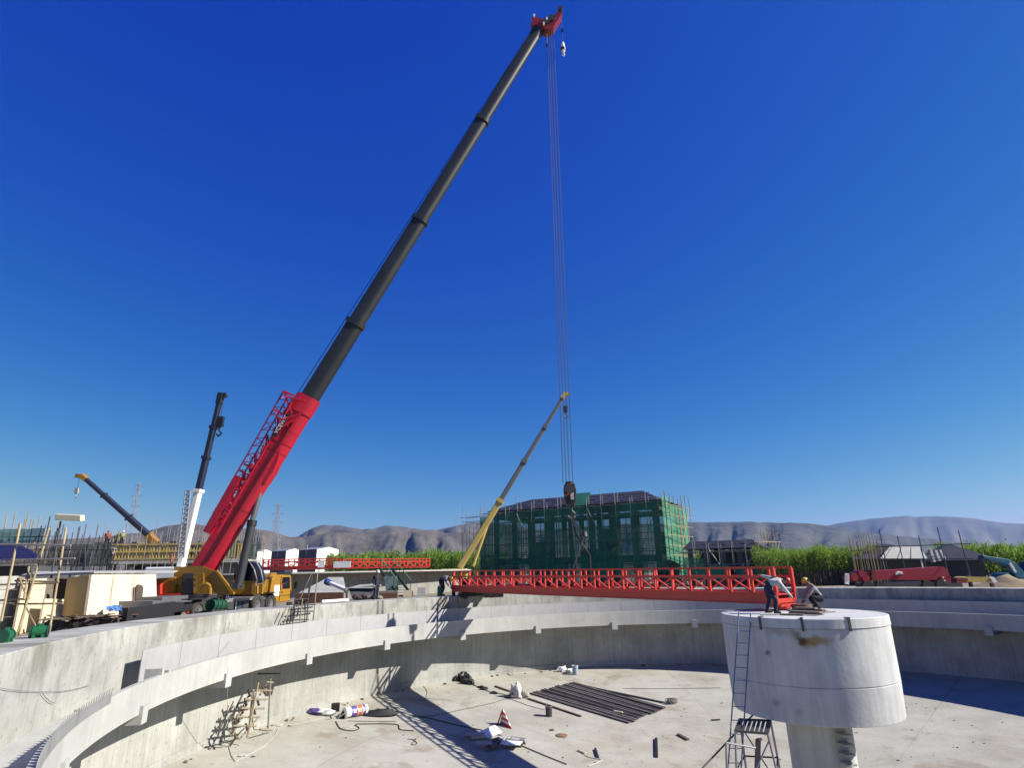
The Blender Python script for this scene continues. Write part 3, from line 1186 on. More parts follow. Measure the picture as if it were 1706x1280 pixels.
def boom_section(a0, a1, w_, h, m, name, parent, w2=None, h2=None):
    """U-shaped telescopic section: flat back, rounded belly"""
    b = MB()
    prof = [(-.5, .5), (.5, .5), (.5, -.12), (.40, -.34), (.22, -.46), (0, -.5), (-.22, -.46), (-.40, -.34), (-.5, -.12)]
    n = len(prof)
    w2, h2 = w2 or w_, h2 or h
    vs = [B0 + bz * a0 + bx * (x * w_) + by * (y * h) for x, y in prof] + [B0 + bz * a1 + bx * (x * w2) + by * (y * h2) for x, y in prof]
    b.add(vs, [tuple(range(n))[::-1], tuple(range(n, 2 * n))] + [(i, (i + 1) % n, n + (i + 1) % n, n + i) for i in range(n)], True)
    return b.build(name, m, parent)


boom = boom_section(-.8, boom_t(668), .98, 1.22, red_boom, 'boom', crane)
cuts = [668, 540, 367, 200, 38]
dims = [(.86, 1.06), (.79, .98), (.72, .90), (.65, .83)]
for i, (w_, h) in enumerate(dims):
    a0, a1 = boom_t(cuts[i]), boom_t(cuts[i + 1])
    boom_section(a0 - .3, a1, w_, h, boom_black, 'boom_section', boom)
    if i < 3:
        boom_section(a1 - .22, a1 + .10, w_ + .14, h + .17, boom_black, 'boom_collar', boom)
    # wear pad lugs on the back
boom_section(boom_t(690), boom_t(664), 1.06, 1.34, red_boom, 'boom_collar', boom)
boom_section(boom_t(740), boom_t(733), 1.02, 1.27, red_boom, 'boom_collar', boom)
MB().prism([at(u, v, 35.0) for u, v in [(430, 800), (441, 806), (455, 785), (464, 764), (470, 725), (452, 725)]], (0, .75, 0)).build('cylinder_bracket', red_boom, boom)
MB().bar(B0 + bz * 6.2 + by * .64 - bx * .3, B0 + bz * 6.2 + by * .64 + bx * .3, .8, .12, up=bz).build('jib_seat', red_boom, boom)
for v0, v1 in ((812, 790), (870, 858)):
    a0, a1 = boom_t(v0), boom_t(v1)
    b = MB()
    for q in range(3):
        aa = a0 + (a1 - a0) * q / 2
        b.bar(B0 + bz * aa + by * .45 - bx * .52, B0 + bz * aa + by * 1.15 - bx * .62, .16, .12)
    b.build('jib_bracket', red_boom, boom)
# guide lugs and weld seams along the boom
for v in (620, 500, 450, 410, 330, 290, 250, 160, 120, 80):
    a = boom_t(v)
    hh = next(d_[1] for d_, c_ in zip(dims, cuts[1:]) if v > c_)
    MB().bar(B0 + bz * a + by * (hh / 2 - .02), B0 + bz * a + by * (hh / 2 + .13), .34, .10, up=bz).build('rope_guide', boom_black, boom)
for v in (905, 850, 780, 755, 720):
    a = boom_t(v)
    boom_section(a, a + .05, 1.0, 1.24, red_dark if v in (850, 755) else red_boom, 'weld_rib', boom)
for s_ in (-1, 1):
    MB().bar(B0 + bz * .6 - by * .15 + bx * (s_ * .50), B0 + bz * boom_t(700) - by * .10 + bx * (s_ * .50), .02, .16, up=bx).build('side_rail', red_dark, boom)
# luffing cylinder
L0, L1, L2 = at(397, 977, 35.0), at(420.5, 868, 35.25), at(437.5, 806, 35.35)
MB().tube(L0, L1, .24, 16).build('luffing_barrel', boom_grey if False else mat('barrel_grey', (.05, .055, .06), .4), crane)
MB().tube(L1, L2, .15, 12).build('luffing_rod', mat('rod', (.35, .36, .37), .3, .7), crane)
MB().tube(L1 - (L1 - L0).normalized() * .3, L1 + (L1 - L0).normalized() * .02, .27, 16).build('barrel_collar', black_m, crane)
MB().bar(L0 - bx * .4, L0 + bx * .4, .3, .3).build('luffing_pivot', steel_dark, crane)
# folded lattice jib along the back of the boom
jib = MB().bar(at(345.5, 888, 34.7), at(398, 794, 34.7), .34, .42)
jib = jib.build('lattice_jib', red_boom, crane)
cA = [at(340, 884, 34.55), at(472, 652.5, 34.75)]
cB = [at(362, 888, 34.55), at(488, 668, 34.75)]
cC = [at(352, 886, 35.1), at(480, 660, 35.35)]
jp = mat('jib_purple', (.20, .012, .10), .45)
for q, mm in ((cA, jp), (cB, red_boom), (cC, red_boom)):
    tube('jib_chord', q[0], q[1], .05, mm, jib)
nb = 17
for i in range(nb):
    f0, f1 = i / nb, (i + 1) / nb
    A0, A1 = cA[0].lerp(cA[1], f0), cA[0].lerp(cA[1], f1)
    Bq0, Bq1 = cB[0].lerp(cB[1], f0), cB[0].lerp(cB[1], f1)
    C0, C1 = cC[0].lerp(cC[1], f0), cC[0].lerp(cC[1], f1)
    tube('jib_lacing', A0, Bq1, .024, jp, jib)
    tube('jib_lacing', Bq0 if i % 2 else A0, C1, .022, red_boom, jib)
    if i % 2 == 0:
        tube('jib_lacing', A1, Bq1, .024, jp, jib)
bar('name_strip', at(456, 727, 34.62), at(481, 689, 34.74), .30, .04, black_m, jib, up=(0, 1, 0))
fc = bpy.data.curves.new('lettering', 'FONT')
fc.body = 'VCEWX'
fc.size = .34
fc.extrude = .004
fc.align_x = 'CENTER'
fc.align_y = 'CENTER'
fc.materials.append(white_m)
fo = bpy.data.objects.new('lettering_curve', fc)
link(fo)
_me = bpy.data.meshes.new_from_object(fo.evaluated_get(bpy.context.evaluated_depsgraph_get()))
bpy.data.objects.remove(fo)
fo = link(bpy.data.objects.new('lettering', _me))
fo.parent = jib
_tx = (at(481, 689, 34.74) - at(456, 727, 34.62)).normalized()
_tz = Vector((0, -1, 0)) - _tx * _tx.dot(Vector((0, -1, 0)))
_tz.normalize()
_ty = _tz.cross(_tx)
_M = Matrix(((_tx.x, _ty.x, _tz.x, 0), (_tx.y, _ty.y, _tz.y, 0), (_tx.z, _ty.z, _tz.z, 0), (0, 0, 0, 1)))
_M.translation = at(468.5, 708, 34.68) + _tz * .03 - base_of(jib)
fo.matrix_basis = _M
for k_, (p, q) in enumerate((((472, 652), (487, 690)), ((472, 652), (500, 664)), ((455, 682), (470, 690)), ((487, 668), (472, 690)), ((480, 662), (508, 668)), ((458, 690), (480, 710)), ((465, 715), (490, 700)), ((470, 700), (500, 690)), ((462, 720), (478, 690)))):
    bar('jib_head_strut', at(*p, 34.7), at(*q, 34.8), .13, .11, red_boom, jib)
for i in range(12):
    a = boom_t(885) + (boom_t(700) - boom_t(885)) * (i + .5) / 12
    b = MB().bar(B0 + bz * a + by * .66 - bx * .35, B0 + bz * (a + .55) + by * (.95 - .2 * (i % 2)) - bx * .5, .13, .16)
    b.build('jib_side_plate', red_boom, jib)
# boom head
hd = MB().prism([at(u, v, 35.95) for u, v in [(884.5, 38), (887, 27), (893, 27.5), (916, 34), (928, 20), (934, 17), (936.5, 21), (929, 33), (922, 44), (913, 49), (908, 47)]], (0, .75, 0)).build('boom_head', mat('head_red', (.34, .02, .025), .45), boom)
for u, v, r_ in ((909, 42, .28), (919, 37, .30), (933, 21, .2)):
    p = at(u, v, 36.3)
    MB().tube(p - Vector((0, .5, 0)), p + Vector((0, .5, 0)), r_, 16).build('sheave', steel_dark, hd)
for u, v in ((890, 25.5), (911, 31), (906, 39)):
    MB().box(at(u, v, 35.85), (.14, .12, .28)).build('head_lamp', white_m, hd)
tube('boom_rope', B0 + bz * (boom_len - .5) + by * .52, B0 + bz * (boom_t(672)) + by * .95, .022, rope_m, boom)
tube('boom_rope', B0 + bz * boom_t(672) + by * .95, at(312, 962, 35.3), .022, rope_m, boom)

# hook block, its falls and the lifting chains
HD = 36.25
hk = at(949, 825, HD)
hook = thing('hook_block', 'black hook block with orange stripes hanging by wire falls over the red bridge', 'hook block', hk)
b = MB()
prof = [(-.36, .25), (-.30, .62), (-.18, .80), (.18, .80), (.34, .62), (.40, .25), (.36, -.35), (.20, -.72), (-.12, -.72), (-.30, -.4)]
b.prism([hk + Vector((x, -.24, z)) for x, z in prof], (0, .48, 0))
cheek = b.build('cheek_plate', black_m, hook, bevel=.04)
for i in range(3):
    z = -.05 + .26 * i
    MB().prism([hk + Vector((x, -.255, zz)) for x, zz in ((-.33 + .03 * i, z - .1), (.18, z + .18), (.18, z + .30), (-.33 + .03 * i, z + .02))], (0, .012, 0)).build('warning_stripe', orange if i != 1 else rust, cheek)
MB().box(hk + Vector((.13, -.27, -.1)), (.2, .03, .42)).build('capacity_plate', cloth_white, cheek)
MB().tube(hk + Vector((0, -.32, .35)), hk + Vector((0, .32, .35)), .3, 18).build('sheave', steel_dark, hook)
b = MB().path([hk + Vector((.08, 0, -.70)), hk + Vector((.08, 0, -.95)), hk + Vector((.26, 0, -1.12)), hk + Vector((.24, 0, -1.36)), hk + Vector((.04, 0, -1.46)), hk + Vector((-.14, 0, -1.30)), hk + Vector((-.16, 0, -1.16))], .075, 10)
b.build('hook', steel_dark, hook)
for i, (du, uu, vt) in enumerate(((-9.5, 911, 46), (-4.5, 914, 47), (.5, 918, 43), (6, 922, 40))):
    for dy in (-.16, .16):
        tube('hoist_rope', hk + Vector((du / 25.5, dy, .75)), at(uu, vt, 36.3) + Vector((0, dy, 0)), .011, rope_m, hook)
sl = thing('sling_chains', 'dark lifting chains spreading from the hook down to the bridge rails', 'chain', hk + Vector((.05, 0, -1.4)))
hp = hk + Vector((.05, 0, -1.40))
knot = hp + Vector((.75, .05, -1.0))
mid_ = BP(12.0, 0, 1.56)


def chain(p, q, r_, parent, name='chain'):
    p, q = Vector(p), Vector(q)
    n = max(2, int((q - p).length / (r_ * 4.6)))
    b = MB()
    for i in range(n):
        c0, c1 = p.lerp(q, i / n), p.lerp(q, (i + 1.25) / n)
        b.bar(c0, c1, r_ * 2.4 if i % 2 else r_ * 1.0, r_ * 1.0 if i % 2 else r_ * 2.4)
    return b.build(name, steel_dark, parent)


chain(hp, knot, .05, sl)
MB().blob(knot, (.16, .15, .22), 3, 10).build('shackle', black_m, sl)
for a, o in ((11.6, -.66), (12.6, .66)):
    chain(knot if a < 12 else hp, BP(a, o, 1.5), .02, sl)
b = MB().path([hp, hp + Vector((.25, .1, -1.0)), knot + Vector((.25, 0, -1.2)), knot + Vector((.2, 0, -3.0))], .045, 6)
b.build('tag_line', rope_m, sl)

ax = at(938, 79, 36.3)
aux = thing('auxiliary_hook', 'small white and black hook on a thin rope at the boom tip', 'hook', ax)
tube('rope', at(935.5, 24, 36.3), ax + Vector((0, 0, .6)), .015, rope_m, aux)
b = MB().lathe([(.02, .62), (.10, .50), (.17, .1), (.20, -.2), (.12, -.45), (.03, -.5)], ax, 14)
b.build('weight_ball', white_m, aux)
b = MB().lathe([(.205, -.05), (.21, -.2), (.205, -.3), (.1, -.3)], ax, 14)
b.build('band', black_m, aux)
b = MB().path([ax + Vector((0, 0, -.45)), ax + Vector((.1, 0, -.7)), ax + Vector((.02, 0, -.85)), ax + Vector((-.1, 0, -.72))], .045, 8)
b.build('hook', white_m, aux)
for u, v, ut, vt, lb in ((911.5, 75, 911, 54, 'small dark limit weight hanging under the boom head, left one'), (936.5, 50, 935.5, 25, 'small dark limit weight hanging from the boom nose above the white hook')):
    p = at(u, v, 36.3)
    t = thing('limit_weight', lb, 'weight', p, 'limit weights at the boom tip')
    tube('cord', at(ut, vt, 36.3), p, .014, galv, t)
    MB().box(p, (.16, .16, .24)).build('weight', boom_navy, t)
# ------------------------------------------------------------------ scaffolds and buildings behind the tank
def gnd(u, depth, z=GZ):
    p = at(u, 945, depth)
    return Vector((p.x, p.y, z))


def ztop(u, v, depth):
    return at(u, v, depth).z


def scaffold(label, p0, p1, h, nx, nz, m, group=None, r=.03, deep=1.0, ext=.6, rows=2, braces=2, zs=GZ, seed=1, cat='scaffold', name='scaffold', z_first=.4):
    rd = random.Random(seed)
    p0, p1 = Vector(p0), Vector(p1)
    d = (p1 - p0)
    d.z = 0
    L = d.length
    d.normalize()
    nrm = Vector((d.y, -d.x, 0))
    if nrm.y < 0:
        nrm = -nrm
    t = thing(name, label, cat, (p0 + p1) / 2, group)
    for k in range(rows):
        for i in range(nx + 1):
            b = p0 + d * (L * i / nx + rd.uniform(-.08, .08)) + nrm * deep * k
            b.z = zs
            tp = b + Vector((rd.uniform(-.05, .05), rd.uniform(-.05, .05), h + rd.uniform(0, ext)))
            tube('standard', b, tp, r, m, t)
        for j in range(nz):
            z = zs + z_first + (h - z_first) * (j + .5) / nz + rd.uniform(-.05, .05)
            a, b = p0 + nrm * (deep * k - .06) - d * rd.uniform(.1, .6), p1 + nrm * (deep * k - .06) + d * rd.uniform(.1, .6)
            a.z, b.z = z, z + rd.uniform(-.06, .06)
            tube('ledger', a, b, r * .9, m, t)
    for i in range(braces):
        a = p0 + d * (L * (i + .1) / braces) - nrm * .1
        b = p0 + d * (L * (i + .9) / braces) - nrm * .1
        a.z, b.z = zs + (h * .05 if i % 2 == 0 else h * .92), zs + (h * .92 if i % 2 == 0 else h * .05)
        tube('brace', a, b, r, m, t)
    return t, d, nrm, L


def netting(parent, p0, p1, z0, z1, m, name='safety_net', off=Vector((0, -.12, 0)), sag=.15, nx=10, nz=8, seed=0):
    p0, p1 = Vector(p0), Vector(p1)
    vs, fs = [], []
    for i in range(nx + 1):
        for j in range(nz + 1):
            q = p0.lerp(p1, i / nx) + off
            k = noise.noise(Vector((i * .9 + seed * 7, j * .6, seed))) * sag
            q.y += k
            q.x += k * .4
            q.z = z0 + (z1 - z0) * j / nz + (noise.noise(Vector((i * .8, seed * 3, 1))) * .12 if j in (0, nz) else 0)
            vs.append(q)
    for i in range(nx):
        for j in range(nz):
            a = i * (nz + 1) + j
            fs.append((a, a + nz + 1, a + nz + 2, a + 1))
    b = MB()
    b.add(vs, fs, True)
    return b.build(name, m, parent)


# --- large building under green netting
GB0, GB1 = gnd(822, 90), gnd(1104, 78)
gd = (GB1 - GB0).normalized()
gn = Vector((-gd.y, gd.x, 0))
GL = (GB1 - GB0).length
eave = ztop(970, 846, 84)
ridge = ztop(1000, 826, 90)
DEP = 12
frame_m = mat('raw_concrete_frame', (.20, .20, .19), .9, var=.2)
gb = thing('concrete_building', 'large unfinished building with a dark hipped roof wrapped in green netting', 'building', GB0.lerp(GB1, .5))
PB = lambda a, w_, z: GB0 + gd * a + gn * w_ + UP * z
nb_ = 8
for k_, w_ in enumerate((.4, DEP - .4)):
    for i in range(nb_ + 1):
        a = .4 + (GL - .8) * i / nb_
        bar('column', PB(a, w_, 0), PB(a, w_, eave - GZ), .75, .6, frame_m, gb)
    for z in (3.4, 9.9):
        bar('floor_beam', PB(0, w_, z), PB(GL, w_, z), .5, .8, frame_m, gb, up=UP)
for a in (.4, GL - .4):
    for z in (3.4, 9.9):
        bar('floor_beam', PB(a, .4, z), PB(a, DEP - .4, z), .5, .7, frame_m, gb, up=UP)
for i in range(nb_):
    if i in (0, 1, 3, 4, 7):
        a0 = .9 + (GL - .8) * i / nb_
        a1 = a0 + (GL - .8) / nb_ - 1.0
        b = MB().bar(PB((a0 + a1) / 2, DEP - .5, 0), PB((a0 + a1) / 2, DEP - .5, {0: 6.5, 1: 3.0, 3: 5.2, 4: 8.0, 7: 7.2}[i]), a1 - a0, .2, up=gn)
        b.build('infill_wall', frame_m, gb)
b = MB().bar(PB(GL / 2, DEP / 2, 3.6), PB(GL / 2, DEP / 2, 3.8), GL - 1.2, DEP - 1.2, up=gn)
b.build('floor_slab', frame_m, gb)
b = MB()
O = .7
e = [PB(-O, -O, eave - GZ + .2), PB(GL + O, -O, eave - GZ + .2), PB(GL + O, DEP + O, eave - GZ + .2), PB(-O, DEP + O, eave - GZ + .2)]
rg = [PB(3.6, DEP / 2, ridge - GZ), PB(GL - 3.6, DEP / 2, ridge - GZ)]
b.add(e + rg, [(0, 1, 5, 4), (1, 2, 5), (2, 3, 4, 5), (3, 0, 4), (0, 3, 2, 1)])
roof = b.build('roof', roof_dark, gb)
for i in range(14):
    a = 1.0 + (GL - 2) * i / 13
    for j in range(3):
        f = .12 + .28 * j
        p = e[0].lerp(e[1], a / GL).lerp(rg[0].lerp(rg[1], min(1, max(0, (a - 3.6) / (GL - 7.2)))), f) + UP * .06
        bar('roof_batten', p - gd * .9, p + gd * .7 + UP * random.uniform(-.04, .04), .10, .06, pole_grey if (i + j) % 3 else frame_m, roof)
MB().prism([PB(GL * .50, -.9, eave - GZ + .1), PB(GL * .625, -.9, eave - GZ + .1), PB(GL * .625, .6, eave - GZ + 1.9), PB(GL * .50, .6, eave - GZ + 1.9)], (0, .1, .1)).build('net_patch', net_pale, roof)
H = eave - GZ
sc1, d1, n1, L1_ = scaffold('tall pole scaffold along the front of the green netted building', GB0 + gn * -1.8 - gd * 1.0, GB1 + gn * -1.8 + gd * 1.2, H + .6, 13, 7, pole_grey, r=.045, deep=1.1, ext=1.6, braces=5, seed=4)
for i in range(6):
    a0, a1 = (GL + 2.2) * i / 6 - 1.0, (GL + 2.2) * (i + 1) / 6 - 1.0
    netting(sc1, PB(a0, -1.9, 0), PB(a1, -1.9, 0), GZ + (1.6 if i % 2 else 1.2), GZ + H - .2 - (.5 if i == 0 else 0), net_thin, seed=i, off=-gn * .15)
for i in range(5):
    a0 = 1.5 + (GL - 3) * i / 5
    netting(sc1, PB(a0, -.7, 0), PB(a0 + (GL - 3) / 5 * .96, -.7, 0), GZ + .3, GZ + 3.4 + .8 * (i % 2), net_green, seed=i + 20)
for j in range(34):
    a = random.uniform(.8, GL - .8)
    tube('prop', PB(a, 2.5 + (j % 3), 3.9), PB(a + .05, 2.5 + (j % 3), H - .6), .045, steel_dark, sc1)
for j in range(5):
    tube('putlog', PB(.5, 2.4, 4.6 + j * 1.05), PB(GL - .5, 2.4, 4.6 + j * 1.05), .04, steel_dark, sc1)
for i in range(4):
    netting(sc1, PB(GL + 1.1, -2.0 + i * 3.4, 0), PB(GL + 1.1, 1.2 + i * 3.4, 0), GZ + .8, GZ + H - .3 + (.8 if i == 0 else 0), net_pale, seed=40 + i, off=gd * .1)
for i in range(3):
    netting(sc1, PB(-1.1, -1.8 + i * 4, 0), PB(-1.1, 2.0 + i * 4, 0), GZ + 1, GZ + H - 1.2, net_green, seed=60 + i, off=-gd * .1)
sc1b, *_ = scaffold('bundle of yellow bamboo scaffold poles at the right corner of the netted building', PB(GL + 1.5, -1.5, 0), PB(GL + 2.4, 8.0, 0), H + .1, 6, 8, pole_m, r=.05, deep=1.0, ext=1.2, braces=1, seed=8)
sc1c, *_ = scaffold('thin scaffold poles standing out past the left corner of the netted building', PB(-4.6, -1.2, 0), PB(-.6, -1.6, 0), H - .2, 3, 2, pole_grey, r=.04, deep=1.0, ext=1.8, braces=0, seed=9, z_first=9.0)

# --- small netted building to its right
s0, s1 = gnd(1147, 74), gnd(1268, 70)
sd_ = (s1 - s0).normalized()
sn_ = Vector((-sd_.y, sd_.x, 0))
SL = (s1 - s0).length
sh_ = ztop(1200, 914, 72) - GZ
sb = thing('concrete_building', 'low unfinished building with a flat dark roof beside the tall netted one', 'building', s0.lerp(s1, .5))
PS = lambda a, w_, z: s0 + sd_ * a + sn_ * w_ + UP * z
for w_ in (.3, 6.7):
    for i in range(5):
        bar('column', PS(.3 + (SL - .6) * i / 4, w_, 0), PS(.3 + (SL - .6) * i / 4, w_, sh_), .5, .5, frame_m, sb)
MB().bar(PS(SL / 2, 3.5, sh_ * .4), PS(SL / 2, 3.5, sh_ * .4 + .2), SL - .7, 6, up=sn_).build('floor_slab', frame_m, sb)
MB().bar(PS(SL / 2, 6.2, 0), PS(SL / 2, 6.2, sh_ - .1), SL - 1, .2, up=sn_).build('rear_wall', frame_m, sb)
b = MB()
e = [PS(-.5, -.5, sh_), PS(SL + .5, -.5, sh_), PS(SL + .5, 7.5, sh_), PS(-.5, 7.5, sh_)]
tp = [PS(.0, 1.8, sh_ + .95), PS(SL - .8, 1.8, sh_ + .95), PS(SL - 1.2, 5.2, sh_ + .95), PS(.3, 5.2, sh_ + .95)]
b.add(e + tp, [(0, 1, 5, 4), (1, 2, 6, 5), (2, 3, 7, 6), (3, 0, 4, 7), (4, 5, 6, 7), (0, 3, 2, 1)])
rf = b.build('roof', roof_dark, sb)
for i in range(7):
    p = PS(.6 + i * (SL - 1.5) / 6, .6, sh_ + .5)
    bar('roof_batten', p, p + sd_ * .8 + UP * .1, .1, .08, pole_grey, rf)
sc2, *_ = scaffold('low scaffold with two bright green net panels in front of the flat dark roof', PS(-.3, -1.3, 0), PS(SL + .2, -1.3, 0), sh_ + .3, 6, 3, pole_grey, r=.04, deep=.9, ext=.8, braces=3, seed=12)
netting(sc2, PS(2.6, -1.3, 0), PS(5.0, -1.3, 0), GZ + .6, GZ + sh_ * .55, net_pale if False else mat('bright_green_net', (.02, .30, .13), .7, var=.2, streak=.2), seed=3)
netting(sc2, PS(5.6, -1.3, 0), PS(SL + .2, -1.3, 0), GZ + .6, GZ + sh_ * .5, net_green, seed=5)
netting(sc2, PS(-.2, -1.3, 0), PS(2.2, -1.3, 0), GZ + .6, GZ + sh_ * .75, net_green, seed=6)
sc2b, *_ = scaffold('yellowish scaffold poles rising at the right end of the flat dark roof', PS(SL + .6, -.6, 0), PS(SL + 2.0, 4.5, 0), sh_ + 1.2, 6, 4, pole_m, r=.035, deep=.8, ext=1.0, braces=1, seed=13)

# --- dark roofed buildings at the right edge
for nm, u0, u1, dep, ve, vr, lb, colr in (('shed', 1432, 1545, 66, 929, 908, 'dark roofed shed with a pale grey sheet laid over its roof', roof_dark), ('shed', 1552, 1648, 70, 932, 908, 'dark navy shed with a wide sloping roof near the blue excavator', roof_dark)):
    q0, q1 = gnd(u0, dep), gnd(u1, dep - 2)
    dd = (q1 - q0).normalized()
    nn = Vector((-dd.y, dd.x, 0))
    LL = (q1 - q0).length
    he, hr = ztop((u0 + u1) / 2, ve, dep) - GZ, ztop((u0 + u1) / 2, vr, dep + 3) - GZ
    t = thing(nm, lb, 'shed', q0.lerp(q1, .5))
    Q = lambda a, w_, z: q0 + dd * a + nn * w_ + UP * z
    MB().bar(Q(LL / 2, 3, 0), Q(LL / 2, 3, he), LL - .8, 5.4, up=nn).build('wall', mat('shed_wall', (.07, .075, .085), .7, var=.2), t)
    b = MB()
    e = [Q(-.6, -.6, he), Q(LL + .6, -.6, he), Q(LL + .6, 6.6, he), Q(-.6, 6.6, he)]
    tp = [Q(2.4, 2.4, hr), Q(LL - 2.4, 2.4, hr), Q(LL - 2.4, 3.6, hr), Q(2.4, 3.6, hr)]
    b.add(e + tp, [(0, 1, 5, 4), (1, 2, 6, 5), (2, 3, 7, 6), (3, 0, 4, 7), (4, 5, 6, 7), (0, 3, 2, 1)])
    rf = b.build('roof', colr, t)
    bar('gutter', e[0] - UP * .06, e[1] - UP * .06, .14, .12, galv, rf)
    if nm == 'shed' and u0 < 1500:
        MB().prism([at(1468, 931, 62.6), at(1545, 931, 62.6), at(1533, 912, 65.4), at(1483, 912, 65.4)], (0, .06, .06)).build('cover_sheet', tarp_grey, rf)
        for k_ in range(4):
            bar('sheet_lath', at(1486 + k_ * 16, 912.5, 65.2), at(1474 + k_ * 22, 931, 62.4), .06, .05, pole_grey, rf)
        for k_ in range(7):
            bar('slate_strip', at(1547 + k_ * 4, 917, 66.5), at(1553 + k_ * 4.4, 938 - k_, 64.8), .22, .05, tarp_grey if k_ % 2 else roof_dark, rf)
scr, *_ = scaffold('row of bare reinforcing poles sticking up past the left of the grey sheet roof', gnd(1425, 58), gnd(1475, 57), ztop(1450, 912, 58) - GZ, 9, 1, pole_m, r=.03, deep=2.0, ext=1.6, braces=0, seed=21, z_first=3.0)
scr2, *_ = scaffold('loose grid of dark scaffold poles standing in front of the navy shed', gnd(1476, 54), gnd(1612, 50), ztop(1540, 900, 53) - GZ, 4, 2, steel_dark, r=.04, deep=6.0, ext=1.0, rows=1, braces=0, seed=22, z_first=1.9)

# --- red crane boom lowered behind the right rim
rc = thing('mobile_crane', 'crane carrier parked behind the right rim with its red boom lowered flat', 'crane', gnd(1500, 50))
RB = 50
b = MB()
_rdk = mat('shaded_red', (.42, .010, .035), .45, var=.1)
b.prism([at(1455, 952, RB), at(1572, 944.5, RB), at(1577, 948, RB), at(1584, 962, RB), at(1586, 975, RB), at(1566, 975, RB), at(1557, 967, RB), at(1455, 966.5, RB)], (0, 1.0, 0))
bm_ = b.build('boom', _rdk, rc)
MB().prism([at(1452, 950, RB - .1), at(1459, 950, RB - .1), at(1459, 968, RB - .1), at(1452, 968, RB - .1)], (0, 1.2, 0)).build('boom_collar', red_dark, bm_)
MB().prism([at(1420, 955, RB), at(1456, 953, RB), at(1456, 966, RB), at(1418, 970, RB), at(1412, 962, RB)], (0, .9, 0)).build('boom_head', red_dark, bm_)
for u, v in ((1424, 962), (1437, 957), (1443, 964)):
    p = at(u, v, RB - .1)
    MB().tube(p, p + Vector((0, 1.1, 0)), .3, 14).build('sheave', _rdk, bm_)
MB().box(at(1411, 965, RB - .2), (.32, .1, .85), ry=.2).build('warning_board', white_m, rc)
for k_ in range(3):
    q = at(1411, 960 + 4 * k_, RB - .27)
    MB().bar(q + Vector((-.14, 0, -.08)), q + Vector((.14, 0, .1)), .09, .02).build('warning_stripe', red_boom, rc)
# pale swoosh emblem on the boom
b = MB().path([at(1492, 957.5, RB - .04), at(1494, 955, RB - .04), at(1498, 954, RB - .04), at(1503, 955, RB - .04)], .07, 5)
b.path([at(1494, 957.5, RB - .04), at(1498, 956, RB - .04), at(1504, 956.5, RB - .04)], .05, 5)
b.build('emblem', white_m, bm_)
for k_ in range(6):
    MB().box(at(1568 + 2.5 * (k_ % 3), 963 + 5 * (k_ // 3), RB - .06), (.16, .1, .12)).build('bolt_plate', white_m if k_ % 2 else red_dark, bm_)
b = MB().bar(gnd(1430, RB + .9, GZ + .42), gnd(1582, RB + .9, GZ + .42), 2.0, .5, up=UP)
b.build('chassis', steel_dark, rc)
for u in (1440, 1462, 1540, 1562):
    p = gnd(u, RB - .2, GZ + .42)
    MB().tube(p, p + Vector((0, .4, 0)), .42, 18).build('wheel', rubber, rc)

# --- blue excavator at the right edge
ex = thing('excavator', 'blue excavator with its arm bent down at the right edge of the view', 'excavator', gnd(1690, 60))
XD = 60


def plate(pts, d0, th, m, name, parent, bev=.04):
    return MB().prism([at(u, v, d0) for u, v in pts], (0, th, 0)).build(name, m, parent, bevel=bev)


plate([(1637, 925), (1645, 927), (1680, 932), (1692, 938), (1706, 953), (1706, 965), (1694, 962), (1684, 944), (1668, 938), (1640, 931)], XD, .7, teal, 'arm', ex)
plate([(1682, 939), (1684, 937), (1694, 953), (1692, 955)], XD - .25, .2, white_m, 'hydraulic_ram', ex, .01)
plate([(1678, 956), (1730, 954), (1740, 972), (1676, 971)], XD + .4, 2.2, teal, 'engine_house', ex)
plate([(1722, 936), (1752, 936), (1756, 956), (1720, 956)], XD + .6, 1.6, glass_dark, 'cab', ex)
plate([(1640, 926), (1634, 930), (1638, 940), (1646, 938), (1650, 931)], XD + .1, .5, steel_dark, 'bucket_link', ex)
b = MB().bar(gnd(1672, XD + .8, GZ + .45), gnd(1745, XD + .8, GZ + .45), .7, .8, up=UP)
b.bar(gnd(1672, XD + 2.6, GZ + .45), gnd(1745, XD + 2.6, GZ + .45), .7, .8, up=UP)
b.build('tracks', rubber, ex, bevel=.15)
# dirt heap and the yellow-red beam in front of it
b = MB()
mp = gnd(1670, 54)
vs, fs = [], []
for i in range(15):
    for j in range(24):
        r_, a = i / 14, 2 * math.pi * j / 24
        x, y = mp.x + 3.6 * r_ * math.cos(a), mp.y + 2.6 * r_ * math.sin(a)
        vs.append((x, y, GZ - .1 + 1.25 * (1 - r_) ** 1.2 * (1 + .3 * noise.noise(Vector((x, y, 3)))) + .1 * noise.noise(Vector((x * 3, y * 3, 1)))))
for i in range(14):
    for j in range(24):
        fs.append((i * 24 + j, (i + 1) * 24 + j, (i + 1) * 24 + (j + 1) % 24, i * 24 + (j + 1) % 24))
b.add(vs, fs, True)
tag(b.build('dirt_heap', dirt_mound, loc=(mp.x, mp.y, GZ)), 'brown heap of dug earth beneath the blue excavator arm', 'heap')
t = thing('concrete_pump_boom', 'long flat yellow beam with red end lying low behind the right rim', 'beam', gnd(1625, 48))
MB().prism([at(u, v, 47) for u, v in [(1604, 963), (1610, 961), (1648, 962), (1655, 966), (1650, 970), (1604, 970)]], (0, 1.0, 0)).build('body', yellow_pale, t)
MB().prism([at(u, v, 46.9) for u, v in [(1594, 964), (1612, 964), (1612, 972), (1594, 972)]], (0, .6, 0)).build('red_end', red_dark, t)
